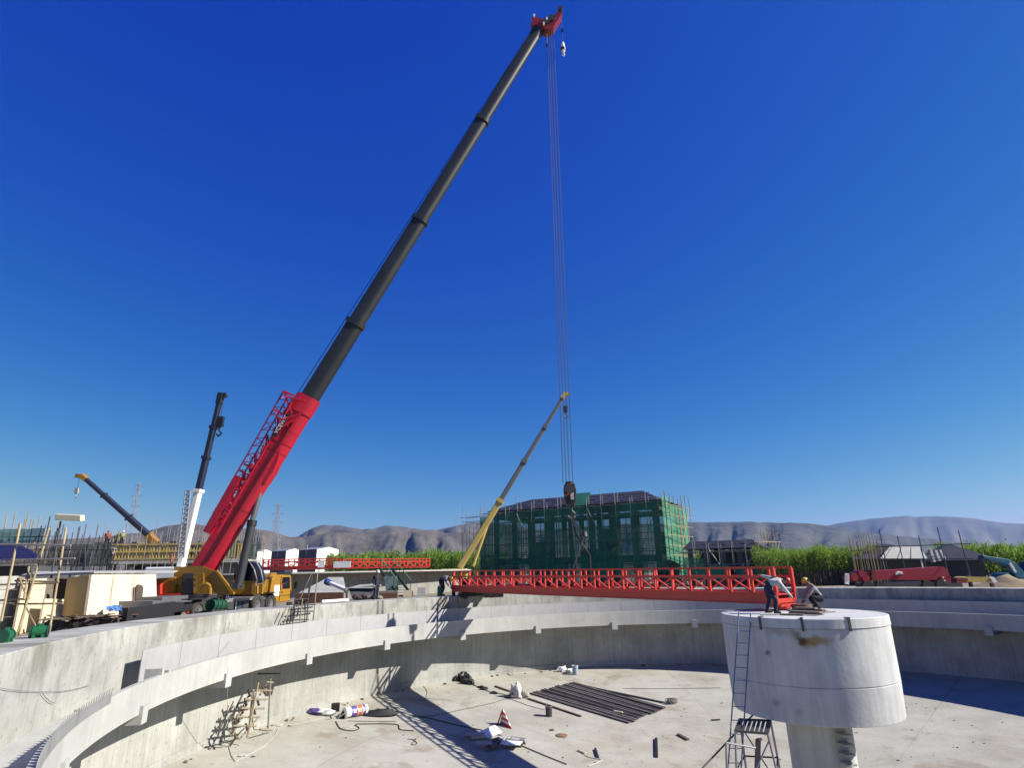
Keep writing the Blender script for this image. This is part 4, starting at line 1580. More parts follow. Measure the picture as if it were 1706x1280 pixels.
MB().prism([at(u, v, 46.9) for u, v in [(1650, 963), (1656, 962), (1662, 970), (1656, 972)]], (0, .6, 0)).build('white_end', white_m, t)
bar('prop', gnd(1610, 47.5), gnd(1610, 47.5, GZ + 1.2), .2, .2, steel_dark, t)
bar('prop', gnd(1645, 47.5), gnd(1645, 47.5, GZ + 1.2), .2, .2, steel_dark, t)

# ------------------------------------------------------------------ other telescopic cranes
def far_crane(label, foot, tip, d_foot, d_tip, secs, hook_uv, body, lattice=None, cyl=None):
    """secs: list of (fraction start, fraction end, width, material)"""
    P0, P1 = at(*foot, d_foot), at(*tip, d_tip)
    t = thing('mobile_crane', label, 'crane', (P0.x, P0.y, GZ))
    z = (P1 - P0).normalized()
    bm0 = None
    L = (P1 - P0).length
    for k, (f0, f1, w_, m) in enumerate(secs):
        b = MB().bar(P0.lerp(P1, f0), P0.lerp(P1, f1), w_ * .75, w_, up=(0, 1, 0))
        o = b.build('boom' if k == 0 else 'boom_section', m, t if k == 0 else bm0, bevel=w_ * .12)
        if k == 0:
            bm0 = o
        if k < len(secs) - 1:
            b = MB().bar(P0.lerp(P1, f1 - .012), P0.lerp(P1, f1 + .006), w_ * .95, w_ * 1.25, up=(0, 1, 0))
            b.build('boom_collar', m, bm0)
    w_ = secs[-1][2]
    m_head = secs[0][3]
    hd_ = MB().bar(P1 - z * .3, P1 + z * .7, w_ * .9, w_ * 1.3, up=(0, 1, 0))
    hd_.bar(P1 + z * .4, P1 + z * .4 + Vector((hook_uv[2], 0, .15)), w_ * .8, w_ * .8)
    hd_.build('boom_head', m_head if body != 'white' else boom_black, bm0)
    hp_ = at(hook_uv[0], hook_uv[1], d_tip)
    tube('hoist_rope', Vector((hp_.x, hp_.y, P1.z)), hp_, .03, rope_m, t)
    hb_ = MB().box(hp_, (.55, .35, .9))
    hb_.path([hp_ + Vector((0, 0, -.4)), hp_ + Vector((0, 0, -.8)), hp_ + Vector((.25, 0, -1.05)), hp_ + Vector((0, 0, -1.3)), hp_ + Vector((-.2, 0, -1.1))], .09, 6)
    hb_.build('hook_block', black_m if body != 'navy' else tarp_grey, t)
    bc = {'white': white_m, 'navy': yellow, 'pale': yellow_pale}[body]
    f = Vector((P0.x, P0.y, 0))
    b = MB().box((f.x, f.y, GZ + 1.0), (7.5, 2.6, .7))
    b.build('carrier', steel_dark, t)
    b = MB().box((f.x - .6, f.y, GZ + 1.35 + (P0.z - GZ - 1.35) / 2), (3.2, 2.4, max(.8, P0.z - GZ - 1.35)))
    b.build('slewing_house', bc, t, bevel=.1)
    for k in range(4):
        q = Vector((f.x - 2.9 + k * 1.9, f.y - 1.3, GZ + .55))
        MB().tube(q, q + Vector((0, .4, 0)), .55, 14).build('wheel', rubber, t)
    if cyl:
        tube('luffing_cylinder', at(*cyl[0], d_foot), P0.lerp(P1, cyl[1]), .2, bc if body != 'white' else galv, t)
    if lattice:
        (a0, a1, c0, c1, mm, n) = lattice
        A0, A1, B0_, B1_ = at(*a0, d_foot - .8), at(*a1, d_foot - .8), at(*c0, d_foot - .8), at(*c1, d_foot - .8)
        j = MB().tube(A0, A1, .07, 6).build('lattice_jib', mm, t)
        tube('jib_chord', B0_, B1_, .07, mm, j)
        for i in range(n):
            tube('jib_lacing', A0.lerp(A1, i / n), B0_.lerp(B1_, (i + 1) / n), .045, mm, j)
            tube('jib_lacing', A0.lerp(A1, (i + 1) / n), B0_.lerp(B1_, (i + 1) / n), .045, mm, j)
    return t


far_crane('crane with white lower boom and black upper boom standing behind the formwork', (301, 945), (366, 668), 50, 50,
          [(0, .44, .64, white_m), (.43, .64, .58, boom_navy), (.64, .83, .52, boom_navy), (.83, 1, .46, boom_navy)], (367, 703, .5), 'white',
          lattice=((296, 930), (309, 818), (306, 930), (317, 818), galv, 14))
far_crane('distant crane with a dark blue boom leaning far to the left', (262, 905), (141, 797), 105, 100,
          [(0, .12, 1.3, yellow), (.1, .40, 1.1, boom_navy), (.40, .74, .95, boom_navy), (.74, 1, .8, boom_navy)], (128, 818, -1.2), 'navy')
far_crane('pale yellow crane with a grey telescopic boom left of the netted building', (765, 948), (938, 662), 77, 79,
          [(0, .37, 1.0, yellow_pale), (.36, .60, .80, boom_grey), (.60, .81, .70, boom_grey), (.81, 1, .60, boom_grey)], (942, 682, .6), 'pale', cyl=((788, 944), .27))

# ------------------------------------------------------------------ pylons far away
def pylon(label, u, vt, vb, depth, w_):
    p = at(u, vb, depth)
    zt = at(u, vt, depth).z
    t = thing('power_pylon', label, 'pylon', (p.x, p.y, GZ), 'lattice power pylons on the plain')
    z0 = GZ
    m = mat('pylon_steel', (.55, .56, .58), .5, .3)
    Hh = zt - z0
    wd = lambda f: w_ * (1 - f) ** 1.1 * .5 + .5
    n = 9
    for lv in range(n):
        f0, f1 = lv / n, (lv + 1) / n
        b = MB()
        for k in range(4):
            c0 = [(-1, -1), (1, -1), (1, 1), (-1, 1)][k]
            c1 = [(-1, -1), (1, -1), (1, 1), (-1, 1)][(k + 1) % 4]
            q = lambda c, f: Vector((p.x + c[0] * wd(f), p.y + c[1] * wd(f), z0 + Hh * f))
            b.bar(q(c0, f0), q(c0, f1), .16)
            b.bar(q(c0, f0), q(c1, f1), .10)
            b.bar(q(c1, f0), q(c0, f1), .10)
            b.bar(q(c0, f1), q(c1, f1), .10)
        b.build('lattice_panel', m, t)
    for f, l in ((.97, 3.2), (.86, 4.4), (.75, 3.6)):
        b = MB()
        zz = z0 + Hh * f
        for s in (-1, 1):
            b.bar((p.x + s * .3, p.y, zz + .5), (p.x + s * l, p.y, zz), .16)
            b.bar((p.x + s * .3, p.y, zz - .4), (p.x + s * l, p.y, zz), .13)
        b.build('cross_arm', m, t)
    return t


pylon('grey lattice power pylon rising between the red boom and the hills', 457, 840, 917, 400, 9)
pylon('taller hazy lattice power pylon behind the dark blue crane boom', 215, 805, 905, 420, 10)

# ------------------------------------------------------------------ second tank, its red bridges, white sheds
T2 = Vector((-27.0, 75.0, 0))
tk2 = thing('clarifier_tank', 'second round concrete tank in the background carrying red bridges', 'tank', (T2.x, T2.y, GZ))
zr2 = 1.80
MB().lathe([(19.6, GZ - .2), (19.6, zr2 - .12), (20.0, zr2 - .12), (20.0, GZ - .2)], (T2.x, T2.y, 0), 120, smooth=False).build('wall', mat('tank_wall_grey', (.36, .355, .33), .9, var=.15, dirt=.3, streak=.12), tk2)
MB().lathe([(19.0, zr2 - .12), (19.0, zr2), (21.5, zr2), (21.5, zr2 - .13)], (T2.x, T2.y, 0), 120, smooth=False).build('rim_slab', concrete_pale, tk2)


def far_bridge(label, uva, uvb, da, db, h, beam, step):
    A, B = at(*uva, da), at(*uvb, db)
    d = (B - A)
    d.z = 0
    L = d.length
    d.normalize()
    return railing_bridge('access_bridge', label, Vector((A.x, A.y, 0)), d, L, .6, A.z, A.z + h, beam, step, red_bridge, None, (B.z - A.z) / L)


far_bridge('red bridge with a deep solid lower beam on the far tank', (441, 951), (563, 948.5), 58, 58, 1.0, .34, .95)
far_bridge('slimmer red railing bridge to the right of the deep red beam', (572, 948), (713, 946), 62, 66, .95, .16, .8)
for u, v0, v1, wd_ in ((530, 936, 946, 10), (556, 936, 946, 28)):
    p, q = at(u, v0, 57.3), at(u + wd_, v1, 57.3)
    o = MB().box(((p.x + q.x) / 2, p.y, (p.z + q.z) / 2), (q.x - p.x, .05, p.z - q.z)).build('notice_board', white_m, loc=((p.x + q.x) / 2, p.y, q.z))
    tag(o, 'narrow blank white board fixed on the red railing' if wd_ < 20 else 'wide blank white board fixed on the red railing', 'board')
slate_shade = mat('shaded_slate_panel', (.085, .095, .12), .6)  # shed fronts: grey-blue panel with the wall's shaded side put into the colour
for k, (u0, um, u1, vt, dp) in enumerate(((413, 425, 452, 917.5, 156), (450, 474.5, 500, 916, 150), (495.5, 526, 562, 913.5, 144))):
    A, M_, B = gnd(u0, dp + 3), gnd(um, dp), gnd(u1, dp + 5)
    hh = ztop(um, vt + 2, dp) - GZ
    t = thing('prefab_shed', ('small white gabled prefab shed nearest the red boom', 'white gabled prefab shed with a dark front in the middle of the row', 'largest white gabled prefab shed at the right end of the row')[k], 'shed', M_, 'white prefab sheds')
    MB().prism([A, M_, M_ + UP * hh, A + UP * hh], (0, .3, 0)).build('front_wall', slate_shade, t)
    apex = M_.lerp(B, .55) + UP * (hh + (ztop(um, vt - 1, dp) - ztop(um, vt + 3, dp)))
    MB().prism([M_, B, B + UP * hh, apex, M_ + UP * hh], (-.05, .35, 0)).build('gable_wall', white_m, t)
    bk = (A - M_)
    MB().add([M_ + UP * (hh + .05), apex + UP * .1, B + UP * (hh + .05), B + bk + UP * (hh + .05), apex + bk + UP * .1, M_ + bk + UP * (hh + .05)], [(0, 1, 4, 5), (1, 2, 3, 4)]).build('roof', mat('shed_roof', (.30, .34, .42), .5), t)
    tube('flue', M_.lerp(A, .55) + UP * (hh - 1.4), M_.lerp(A, .55) + UP * (hh + 1.2), .16, galv, t)

# ------------------------------------------------------------------ left: formwork, scaffold frames, half-built structures
fwb = thing('formwork_block', 'long beige plywood formwork with an arched dark slot beside the crane', 'formwork', gnd(200, 31))
DF = 31.0
pl = [(146, 958.5), (256, 957), (268, 960)]
MB().prism([at(153, 958, 29), at(260, 957, 32.3), at(262, 1036, 32.0), at(140, 1050, 28.7)], (-.12, 0, 0)).build('front_panel', plywood, fwb)
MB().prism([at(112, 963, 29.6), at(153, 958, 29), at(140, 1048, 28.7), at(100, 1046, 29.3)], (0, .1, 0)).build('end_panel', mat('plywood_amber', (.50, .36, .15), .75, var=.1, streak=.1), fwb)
MB().prism([at(34, 961, 31.5), at(156, 956, 30.8), at(290, 955, 33.0), at(300, 952, 36), at(60, 955, 36)], (0, 0, .08)).build('top_edge', concrete_pale, fwb)
MB().prism([at(226, 977, 31.0), at(228, 974.5, 31.05), at(234, 975, 31.25), at(237.5, 979, 31.35), at(233, 1020, 31.2), at(222, 1020, 30.85)], (.05, 0, 0)).build('arched_slot', mat('slot_dark', (.10, .07, .06), .9), fwb)
MB().prism([at(209.5, 1008, 30.5), at(215, 1007, 30.65), at(213, 1022, 30.6), at(207, 1022, 30.4)], (.05, 0, 0)).build('square_slot', mat('slot_dark', (.10, .07, .06), .9), fwb)
for k in range(1, 3):
    f = k / 3
    bar('panel_joint', at(153 + 107 * f, 958.5 - f, 29 + 3.3 * f * .93) + Vector((.01, 0, 0)), at(140 + 122 * f, 1049 - 19 * f, 28.7 + 3.3 * f * .93) + Vector((.01, 0, 0)), .015, .02, mat('joint', (.66, .53, .38), .8), fwb)
MB().prism([at(40, 966, 27.4), at(78, 964, 29.5), at(66, 1050, 29.2), at(22, 1058, 27.2)], (-.1, 0, 0)).build('side_panel', plywood_pale, fwb)
MB().prism([at(75, 998, 28.2), at(109, 999, 29.9), at(106, 1044, 29.6), at(66, 1049, 28.0)], (-.1, 0, 0)).build('low_panel', plywood_pale, fwb)
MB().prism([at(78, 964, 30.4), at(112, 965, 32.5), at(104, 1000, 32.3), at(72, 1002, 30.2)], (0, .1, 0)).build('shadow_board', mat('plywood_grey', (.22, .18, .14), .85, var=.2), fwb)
MB().prism([at(118, 960, 30.3), at(125, 960, 30.3), at(123, 972, 30.3), at(117, 973, 30.3)], (0, .3, 0)).build('bracket', concrete_pale, fwb)
cb = thing('concrete_block', 'grey concrete block with horizontal board lines at the far left', 'block', gnd(10, 28))
for k in range(4):
    v0, v1 = 960 + 23 * k, 960 + 23 * (k + 1) - 1.2
    s0_, s1_ = 32 - 4 * k, 32 - 4 * (k + 1)
    MB().prism([at(-60, v0 + 2, 25.6), at(s0_, v0, 28), at(s1_, v1, 28), at(-60, v1 + 2, 25.6)], (-1.5, 0, 0)).build('pour_layer', concrete, cb)
MB().prism([at(32, 961, 27.9), at(40, 962, 28.2), at(24, 1054, 28.0), at(14, 1060, 27.7)], (.02, .05, 0)).build('side_face', mat('tan_board', (.33, .25, .18), .8, var=.15), cb)

fs = thing('scaffold', 'tall leaning bamboo scaffold frame in front of the beige formwork', 'scaffold', gnd(60, 26.5))
for (u0, v0, u1, v1) in ((34, 873, 2, 1036), (82, 879, 28, 1060), (110, 880, 82, 1054), (53, 955, 33, 1058), (48, 945, 40, 1000)):
    tube('standard', at(u0, v0, 26.3), at(u1, v1, 25.6), .045, pole_m, fs)
for (u0, v0, u1, v1) in ((-20, 907, 118, 909), (-20, 935, 125, 931), (-10, 975, 92, 972), (22, 1007, 105, 1006), (-20, 1002, 50, 998), (25, 968, 98, 970)):
    tube('ledger', at(u0, v0, 26.2), at(u1, v1, 25.9), .038, pole_grey if v0 < 940 else pole_m, fs)
for (u0, v0, u1, v1) in ((40, 1006, 62, 1048), (32, 962, 42, 990)):
    tube('brace', at(u0, v0, 26.1), at(u1, v1, 25.7), .03, pole_m, fs)

fl = thing('floodlight', 'cream flat floodlight panel on a thin dark mast', 'floodlight', gnd(97, 34))
MB().prism([at(91, 857, 34), at(134, 859, 34), at(134, 869, 34), at(91, 867, 34)], (0, .35, .05)).build('panel', cream, fl, bevel=.03)
tube('mast', gnd(92, 34), at(101, 869, 34.1), .05, steel_dark, fl)
tube('stay', at(88, 920, 34.1), at(96, 880, 34.1), .03, steel_dark, fl)

nb0, nb1 = gnd(-40, 45), gnd(48, 44)
bl = thing('concrete_building', 'half-built house with a navy roof at the far left edge', 'building', nb0.lerp(nb1, .5))
MB().prism([at(-60, 907, 46), at(22, 907, 46), at(56, 925, 44), at(58, 931, 43.5), at(-60, 934, 43.5)], (0, .3, .1)).build('roof', roof_blue, bl)
for k in range(3):
    MB().prism([at(-60, 934 + k * 4.2, 43 - k * .3), at(88 - 14 * k, 931 + k * 4.4, 43 - k * .3), at(86 - 14 * k, 933.5 + k * 4.4, 43 - k * .3), at(-60, 936.5 + k * 4.2, 43 - k * .3)], (0, 1.0, 0)).build('eaves_board', tarp_grey if k != 1 else frame_m, bl)
MB().prism([at(-60, 944, 43.5), at(40, 943, 43.5), at(38, 972, 43.5), at(-60, 972, 43.5)], (0, 4, 0)).build('wall', mat('shed_wall', (.07, .075, .085), .7, var=.2), bl)
sn1, *_ = scaffold('scaffold with turquoise netting behind the navy roof', gnd(-30, 52), gnd(64, 52), ztop(20, 883, 52) - GZ, 8, 3, pole_m, r=.04, deep=1.2, ext=1.5, braces=1, seed=31, z_first=3)
netting(sn1, gnd(-30, 52), gnd(62, 52), ztop(20, 905, 52), ztop(20, 882, 52), mat('turquoise_net', (.03, .28, .24), .8, var=.2, alpha=.75), seed=71)

hb0, hb1 = gnd(176, 60), gnd(400, 62)
hbd = (hb1 - hb0).normalized()
ht = thing('concrete_building', 'concrete frame structure behind the crane topped by rows of yellow formwork beams', 'building', hb0.lerp(hb1, .5))
HL = (hb1 - hb0).length
hn_ = Vector((-hbd.y, hbd.x, 0))
HP = lambda a, w_, z: hb0 + hbd * a + hn_ * w_ + UP * z
z_sl = ztop(290, 933, 61) - GZ
z_tp = ztop(290, 905, 61) - GZ
MB().bar(HP(HL / 2, 4, z_sl - .35), HP(HL / 2, 4, z_sl), HL, 8, up=hn_).build('slab', concrete, ht)
for i in range(8):
    bar('column', HP(.4 + (HL - .8) * i / 7, .4, 0), HP(.4 + (HL - .8) * i / 7, .4, z_sl - .35), .5, .5, frame_m, ht)
MB().bar(HP(HL * .3, 3.5, 0), HP(HL * .3, 3.5, z_sl - .4), HL * .55, .3, up=hn_).build('inner_wall', frame_m, ht)
MB().bar(HP(HL * .78, .6, 0), HP(HL * .78, .6, z_sl - .35), HL * .42, .3, up=hn_).build('outer_wall', mat('tan_render', (.42, .37, .28), .85, var=.15), ht)
for i in range(44):
    a = HL * (i + .5) / 44
    zz = z_tp + random.uniform(-.15, .1)
    bar('formwork_post', HP(a, .1, z_sl), HP(a + random.uniform(-.05, .05), .1, zz), .09, .09, pole_yellow if i % 4 else pole_m, ht)
for z in (z_sl + .12, (z_sl + z_tp) / 2, z_tp - .1):
    bar('formwork_waler', HP(-.3, 0, z), HP(HL * .72, 0, z), .1, .14, pole_yellow, ht, up=UP)
for i in range(10):
    bar('rebar_cage', HP(HL * (i + .3) / 10, 1.2, z_sl), HP(HL * (i + .3) / 10 + .1, 1.2, z_tp + .2), .5, .06, rust, ht)
MB().bar(HP(HL * .37, .9, z_sl), HP(HL * .37, .9, z_tp - .25), HL * .72, .12, up=hn_).build('shutter_board', mat('shutter', (.17, .14, .08), .8, var=.4, scale=3), ht)
shs, *_ = scaffold('forest of thin scaffold poles above the yellow formwork beams', gnd(150, 59), gnd(420, 60), ztop(290, 893, 59) - GZ, 22, 2, pole_grey, r=.028, deep=2.5, ext=1.8, braces=2, seed=35, z_first=3.2)
sh2, *_ = scaffold('dark tangled scaffold between the turquoise net and the yellow beams', gnd(60, 48), gnd(180, 50), ztop(120, 903, 49) - GZ, 12, 4, steel_dark, r=.03, deep=1.5, ext=1.4, braces=5, seed=36)
for k in range(3):
    netting(sh2, gnd(62 + k * 38, 49), gnd(98 + k * 38, 49.4), ztop(100, 945, 49), ztop(100, 910 - 3 * k, 49), mat('charcoal_net', (.035, .055, .05), .85, var=.3, alpha=.8), seed=80 + k, off=Vector((0, .8, 0)))
shg, *_ = scaffold('scaffold with a pale green net to the right of the lowered jib', gnd(355, 66), gnd(432, 66), ztop(400, 905, 66) - GZ, 6, 3, pole_m, r=.03, deep=1, ext=1.5, braces=1, seed=37)
netting(shg, gnd(372, 66), gnd(428, 66), ztop(400, 930, 66), ztop(400, 903, 66), mat('sage_net', (.12, .24, .17), .85, var=.2, alpha=.8), seed=90)
# ------------------------------------------------------------------ green willow plantations (uncountable saplings)
def plantation(name, label, u0, u1, d0, d1, h0, h1, n, leaf_cols, seed, stem_h=.5, leaves=26, ls=.16):
    r_ = np.random.default_rng(seed)
    vs, fs, ms = [], [], []
    mats_ = [mat('willow_stem', (.17, .14, .11), .9, var=.25)] + [mat('willow_leaf_%d' % i if False else 'willow_leaf' + 'abc'[i], c, .75, var=.3, scale=.4) for i, c in enumerate(leaf_cols)]
    for k in range(n):
        dep = d0 + (d1 - d0) * r_.random() ** 1.4
        u = u0 + (u1 - u0) * r_.random()
        p = gnd(u, dep)
        h = h0 + (h1 - h0) * (.5 + .5 * noise.noise(Vector((u * .02, dep * .1, seed)))) + r_.normal(0, .30) * (h1 - h0 + .4) + (r_.random() > .93) * .5
        lean = r_.normal(0, .06, 2)
        tp = Vector((p.x + lean[0] * h, p.y + lean[1] * h, GZ + h))
        o = len(vs)
        w_ = .024
        for q, ww in ((p, w_), (tp, w_ * .3)):
            for a in (0, 2.1, 4.2):
                vs.append((q.x + ww * math.cos(a), q.y + ww * math.sin(a), q.z))
        for a in range(3):
            fs.append((o + a, o + (a + 1) % 3, o + 3 + (a + 1) % 3, o + 3 + a))
            ms.append(0)
        mi = 1 + int(r_.integers(0, 3))
        tilt = r_.normal(0, .5, (leaves, 3))
        for q in range(leaves):
            f = stem_h + (1.05 - stem_h) * r_.random() ** .75
            rad = (.42 * (1.2 - f) + .16) * (h / 3.5)
            ph = r_.random() * 6.28
            rr = rad * r_.random() ** .5
            c = (p.x + (tp.x - p.x) * f + rr * math.cos(ph), p.y + (tp.y - p.y) * f + rr * math.sin(ph), GZ + h * f)
            s = ls * (.6 + .8 * r_.random())
            ax = (tilt[q][0] * s * .7, tilt[q][1] * s * .7, s * 1.45)
            bx_ = (math.cos(ph * 3) * s * .45, math.sin(ph * 3) * s * .45, tilt[q][2] * s * .3)
            o = len(vs)
            vs += [(c[0] - ax[0], c[1] - ax[1], c[2] - ax[2]), (c[0] + bx_[0], c[1] + bx_[1], c[2] + bx_[2]), (c[0] + ax[0], c[1] + ax[1], c[2] + ax[2]), (c[0] - bx_[0], c[1] - bx_[1], c[2] - bx_[2])]
            fs.append((o, o + 1, o + 2, o + 3))
            ms.append(mi if r_.random() > .25 else 1 + int(r_.integers(0, 3)))
    for m in mats_[1:]:
        nn_, ll_ = m.node_tree.nodes, m.node_tree.links
        if 'Translucent BSDF' not in nn_:
            b_ = nn_['Principled BSDF']
            tr = nn_.new('ShaderNodeBsdfTranslucent')
            ll_.new(b_.inputs['Base Color'].links[0].from_socket, tr.inputs['Color'])
            ms_ = nn_.new('ShaderNodeMixShader')
            ms_.inputs[0].default_value = .45
            ll_.new(b_.outputs[0], ms_.inputs[1])
            ll_.new(tr.outputs[0], ms_.inputs[2])
            ll_.new(ms_.outputs[0], nn_['Material Output'].inputs['Surface'])
    me = bpy.data.meshes.new(name)
    me.from_pydata(vs, [], fs)
    for m in mats_:
        me.materials.append(m)
    me.polygons.foreach_set('material_index', ms)
    me.update()
    o = link(bpy.data.objects.new(name, me))
    tag(o, label, kind='stuff')


LC = [(.26, .42, .04), (.35, .52, .07), (.18, .33, .035)]
plantation('willow_plantation', 'dense rows of young green willows with bare lower stems', 1262, 1470, 66, 92, 2.9, 3.6, 2600, LC, 3, .50, 60, .062)
plantation('willow_plantation', 'green willow belt behind the far tank', 545, 840, 118, 165, 4.7, 5.7, 2300, LC, 5, .15, 40, .17)
plantation('willow_plantation', 'green trees behind the excavator', 1560, 1800, 95, 135, 2.9, 4.3, 2000, LC, 7, .15, 40, .15)
plantation('willow_plantation', 'green trees seen past the netted building', 1120, 1300, 100, 125, 3.4, 4.2, 1100, LC, 8, .2, 36, .15)

# ------------------------------------------------------------------ people
skin_m = mat('skin', (.42, .24, .16), .6, var=.05)
hair_m = mat('hair', (.02, .016, .014), .8)


def person(label, pos, yaw, J, cloth, hat, scale=1.0, fingers=True, R_=1.27):
    """J: joints in metres (x forward, y left, z up); cloth: materials for shirt, sleeve, trousers, shoes"""
    J = {k: Vector(v) for k, v in J.items()}
    rad = dict(pelvis=.145, waist=.135, chest=.165, neck=.062, skull=.07, hip=.105, knee=.072, ankle=.052, toe=.042, heel=.045, sh=.082, el=.056, wr=.038)
    for q_ in rad:
        if q_ not in ('neck', 'skull', 'wr', 'toe', 'heel'):
            rad[q_] *= R_
    names, edges, seg = [], [], []

    def v(n):
        if n not in names:
            names.append(n)
        return names.index(n)

    def e(a, b, m):
        edges.append((v(a), v(b)))
        seg.append((J[a], J[b], m))
    shirt, sleeve, trousers, shoes = cloth
    e('pelvis', 'waist', 1)
    e('waist', 'chest', 0)
    e('chest', 'neck', 0)
    e('neck', 'skull', 4)
    for s in 'lr':
        e('chest', 'sh_' + s, 0)
        e('sh_' + s, 'el_' + s, 0)
        e('el_' + s, 'wr_' + s, 0)
        e('pelvis', 'hip_' + s, 1)
        e('hip_' + s, 'knee_' + s, 1)
        e('knee_' + s, 'ankle_' + s, 1)
        e('ankle_' + s, 'toe_' + s, 2)
    me = bpy.data.meshes.new('body')
    me.from_pydata([J[n] for n in names], edges, [])
    ob = bpy.data.objects.new('body', me)
    link(ob)
    sk = ob.modifiers.new('skin', 'SKIN')
    if not me.skin_vertices:
        # the layer is created with the modifier in most builds; otherwise through bmesh
        bm = bmesh.new()
        bm.from_mesh(me)
        bm.verts.layers.skin.verify()
        bm.to_mesh(me)
        bm.free()
    for i, n in enumerate(names):
        r_ = rad[n.split('_')[0]]
        sv = me.skin_vertices[0].data[i]
        sv.radius = (r_, r_)
        sv.use_root = (n == 'pelvis')
    sb_ = ob.modifiers.new('sub', 'SUBSURF')
    sb_.levels = sb_.render_levels = 2
    dg = bpy.context.evaluated_depsgraph_get()
    ev = bpy.data.meshes.new_from_object(ob.evaluated_get(dg))
    bpy.data.objects.remove(ob)
    b = MB()
    mats_ = [shirt, trousers, shoes, sleeve, skin_m, hair_m]
    b.mats = list(mats_)
    vs = [x.co.copy() for x in ev.vertices]
    o = 0
    b.v = [tuple(x) for x in vs]

    def near(c):
        best, bm_ = 1e9, 0
        for a, q, m in seg:
            d = q - a
            t = max(0, min(1, (c - a).dot(d) / max(d.length_squared, 1e-9)))
            k = (c - a - d * t).length
            if k < best:
                best, bm_ = k, m
        return bm_
    for p in ev.polygons:
        b.f.append(list(p.vertices))
        b.m.append(near(p.center))
        b.s.append(True)
    bpy.data.meshes.remove(ev)
    # head with nose and ears, facing along hd
    hd = J['face'].normalized()
    up = (J['skull'] - J['neck']).normalized()
    side = up.cross(hd).normalized()
    hd = side.cross(up)
    hc = J['skull'] + up * .075 + hd * .015
    b.cur = 4
    n, m = 14, 10
    hv, hf = [], []
    for i in range(m + 1):
        th = math.pi * i / m
        for j in range(n):
            ph = 2 * math.pi * j / n
            x, y, z = math.sin(th) * math.cos(ph), math.sin(th) * math.sin(ph), math.cos(th)
            k = .098 * (1 - .14 * max(0, -z) * (1 if x < 0 else .2))
            hv.append(hc + hd * (x * k) + side * (y * .078 * (1 - .25 * max(0, -z))) + up * (z * .122))
    for i in range(m):
        for j in range(n):
            hf.append((i * n + j, (i + 1) * n + j, (i + 1) * n + (j + 1) % n, i * n + (j + 1) % n))
    b.add(hv, hf, True)
    nb = hc + hd * .095 - up * .012
    b.add([nb + up * .03, nb + side * .016 - up * .012, nb - side * .016 - up * .012, nb + hd * .03 - up * .010], [(0, 1, 3), (0, 3, 2), (1, 2, 3)])
    for s in (-1, 1):
        b.bar(hc + side * (s * .074) - up * .03, hc + side * (s * .080) + up * .025, .03, .016)
    b.cur = 5
    for s in (-1, 1):
        b.bar(hc + hd * .088 + side * (s * .032) + up * .018 - side * .008, hc + hd * .088 + side * (s * .032) + up * .018 + side * .008, .012, .014)
    b.bar(hc + hd * .088 - up * .055 - side * .02, hc + hd * .088 - up * .055 + side * .02, .008, .010)
    b.bar(hc - hd * .06 - up * .05, hc - hd * .06 + up * .06, .13, .08)
    # hands: palm, four unequal curled fingers and a thumb from the side of the palm
    for s in 'lr':
        w_ = J['wr_' + s]
        d = (w_ - J['el_' + s]).normalized()
        if 'hand_' + s in J:
            d = J['hand_' + s].normalized()
        acr = d.cross(Vector((0, 0, 1)))
        if acr.length < .1:
            acr = Vector((1, 0, 0))
        acr.normalize()
        nrm = acr.cross(d)
        b.cur = 4
        b.bar(w_ + d * .005, w_ + d * .095, .078, .03, up=nrm, w1=.086, h1=.026)
        for q, ln in enumerate((.072, .082, .076, .058)):
            base = w_ + d * .092 + acr * ((q - 1.5) * .021)
            mid = base + d * ln * .55 - nrm * .012
            b.tube(base, mid, .0098, 6, r1=.009)
            b.tube(mid, mid + d * ln * .40 - nrm * ln * .38, .009, 6, r1=.0072)
        tb = w_ + d * .03 + acr * .036
        tm = tb + d * .035 + acr * .03 - nrm * .01
        b.tube(tb, tm, .0125, 6, r1=.011)
        b.tube(tm, tm + d * .036 + acr * .004 - nrm * .012, .011, 6, r1=.0085)
    # boots
    b.cur = 2
    for s in 'lr':
        a, t_ = J['ankle_' + s], J['toe_' + s]
        d = (t_ - a)
        d.z = 0
        d.normalize()
        fl_ = min(a.z - .07, t_.z - .035)
        b.bar(Vector((a.x, a.y, a.z - .045)) - d * .06, Vector((t_.x, t_.y, t_.z - .005)) + d * .03, .092, .07, up=(0, 0, 1), w1=.085, h1=.055)
    M = Matrix.Translation(Vector(pos)) @ Matrix.Rotation(yaw, 4, 'Z') @ Matrix.Scale(scale, 4)
    t = thing('person', label, 'person', pos)
    b.v = [tuple(M @ Vector(x)) for x in b.v]
    b.build('body', None, t)
    if hat:
        h = MB()
        k, nn = 8, 18
        hv, hf = [], []
        top = hc + up * .035
        for i in range(k + 1):
            th = (math.pi / 2) * i / k
            for j in range(nn):
                ph = 2 * math.pi * j / nn
                ridge = 1 + .05 * math.exp(-(math.sin(ph)) ** 2 * 18) * math.sin(th)
                hv.append(top + hd * (math.sin(th) * math.cos(ph) * .135) + side * (math.sin(th) * math.sin(ph) * .112) + up * (math.cos(th) * .125 * ridge))
        for i in range(k):
            for j in range(nn):
                hf.append((i * nn + j, (i + 1) * nn + j, (i + 1) * nn + (j + 1) % nn, i * nn + (j + 1) % nn))
        # brim with a peak at the front
        o = len(hv)
        for j in range(nn):
            ph = 2 * math.pi * j / nn
            ex_ = .155 + .045 * max(0, math.cos(ph)) ** 2
            hv.append(top + hd * (math.cos(ph) * ex_) + side * (math.sin(ph) * .13) - up * .012)
        for j in range(nn):
            hf.append((k * nn + j, o + j, o + (j + 1) % nn, k * nn + (j + 1) % nn))
        h.add(hv, hf, True)
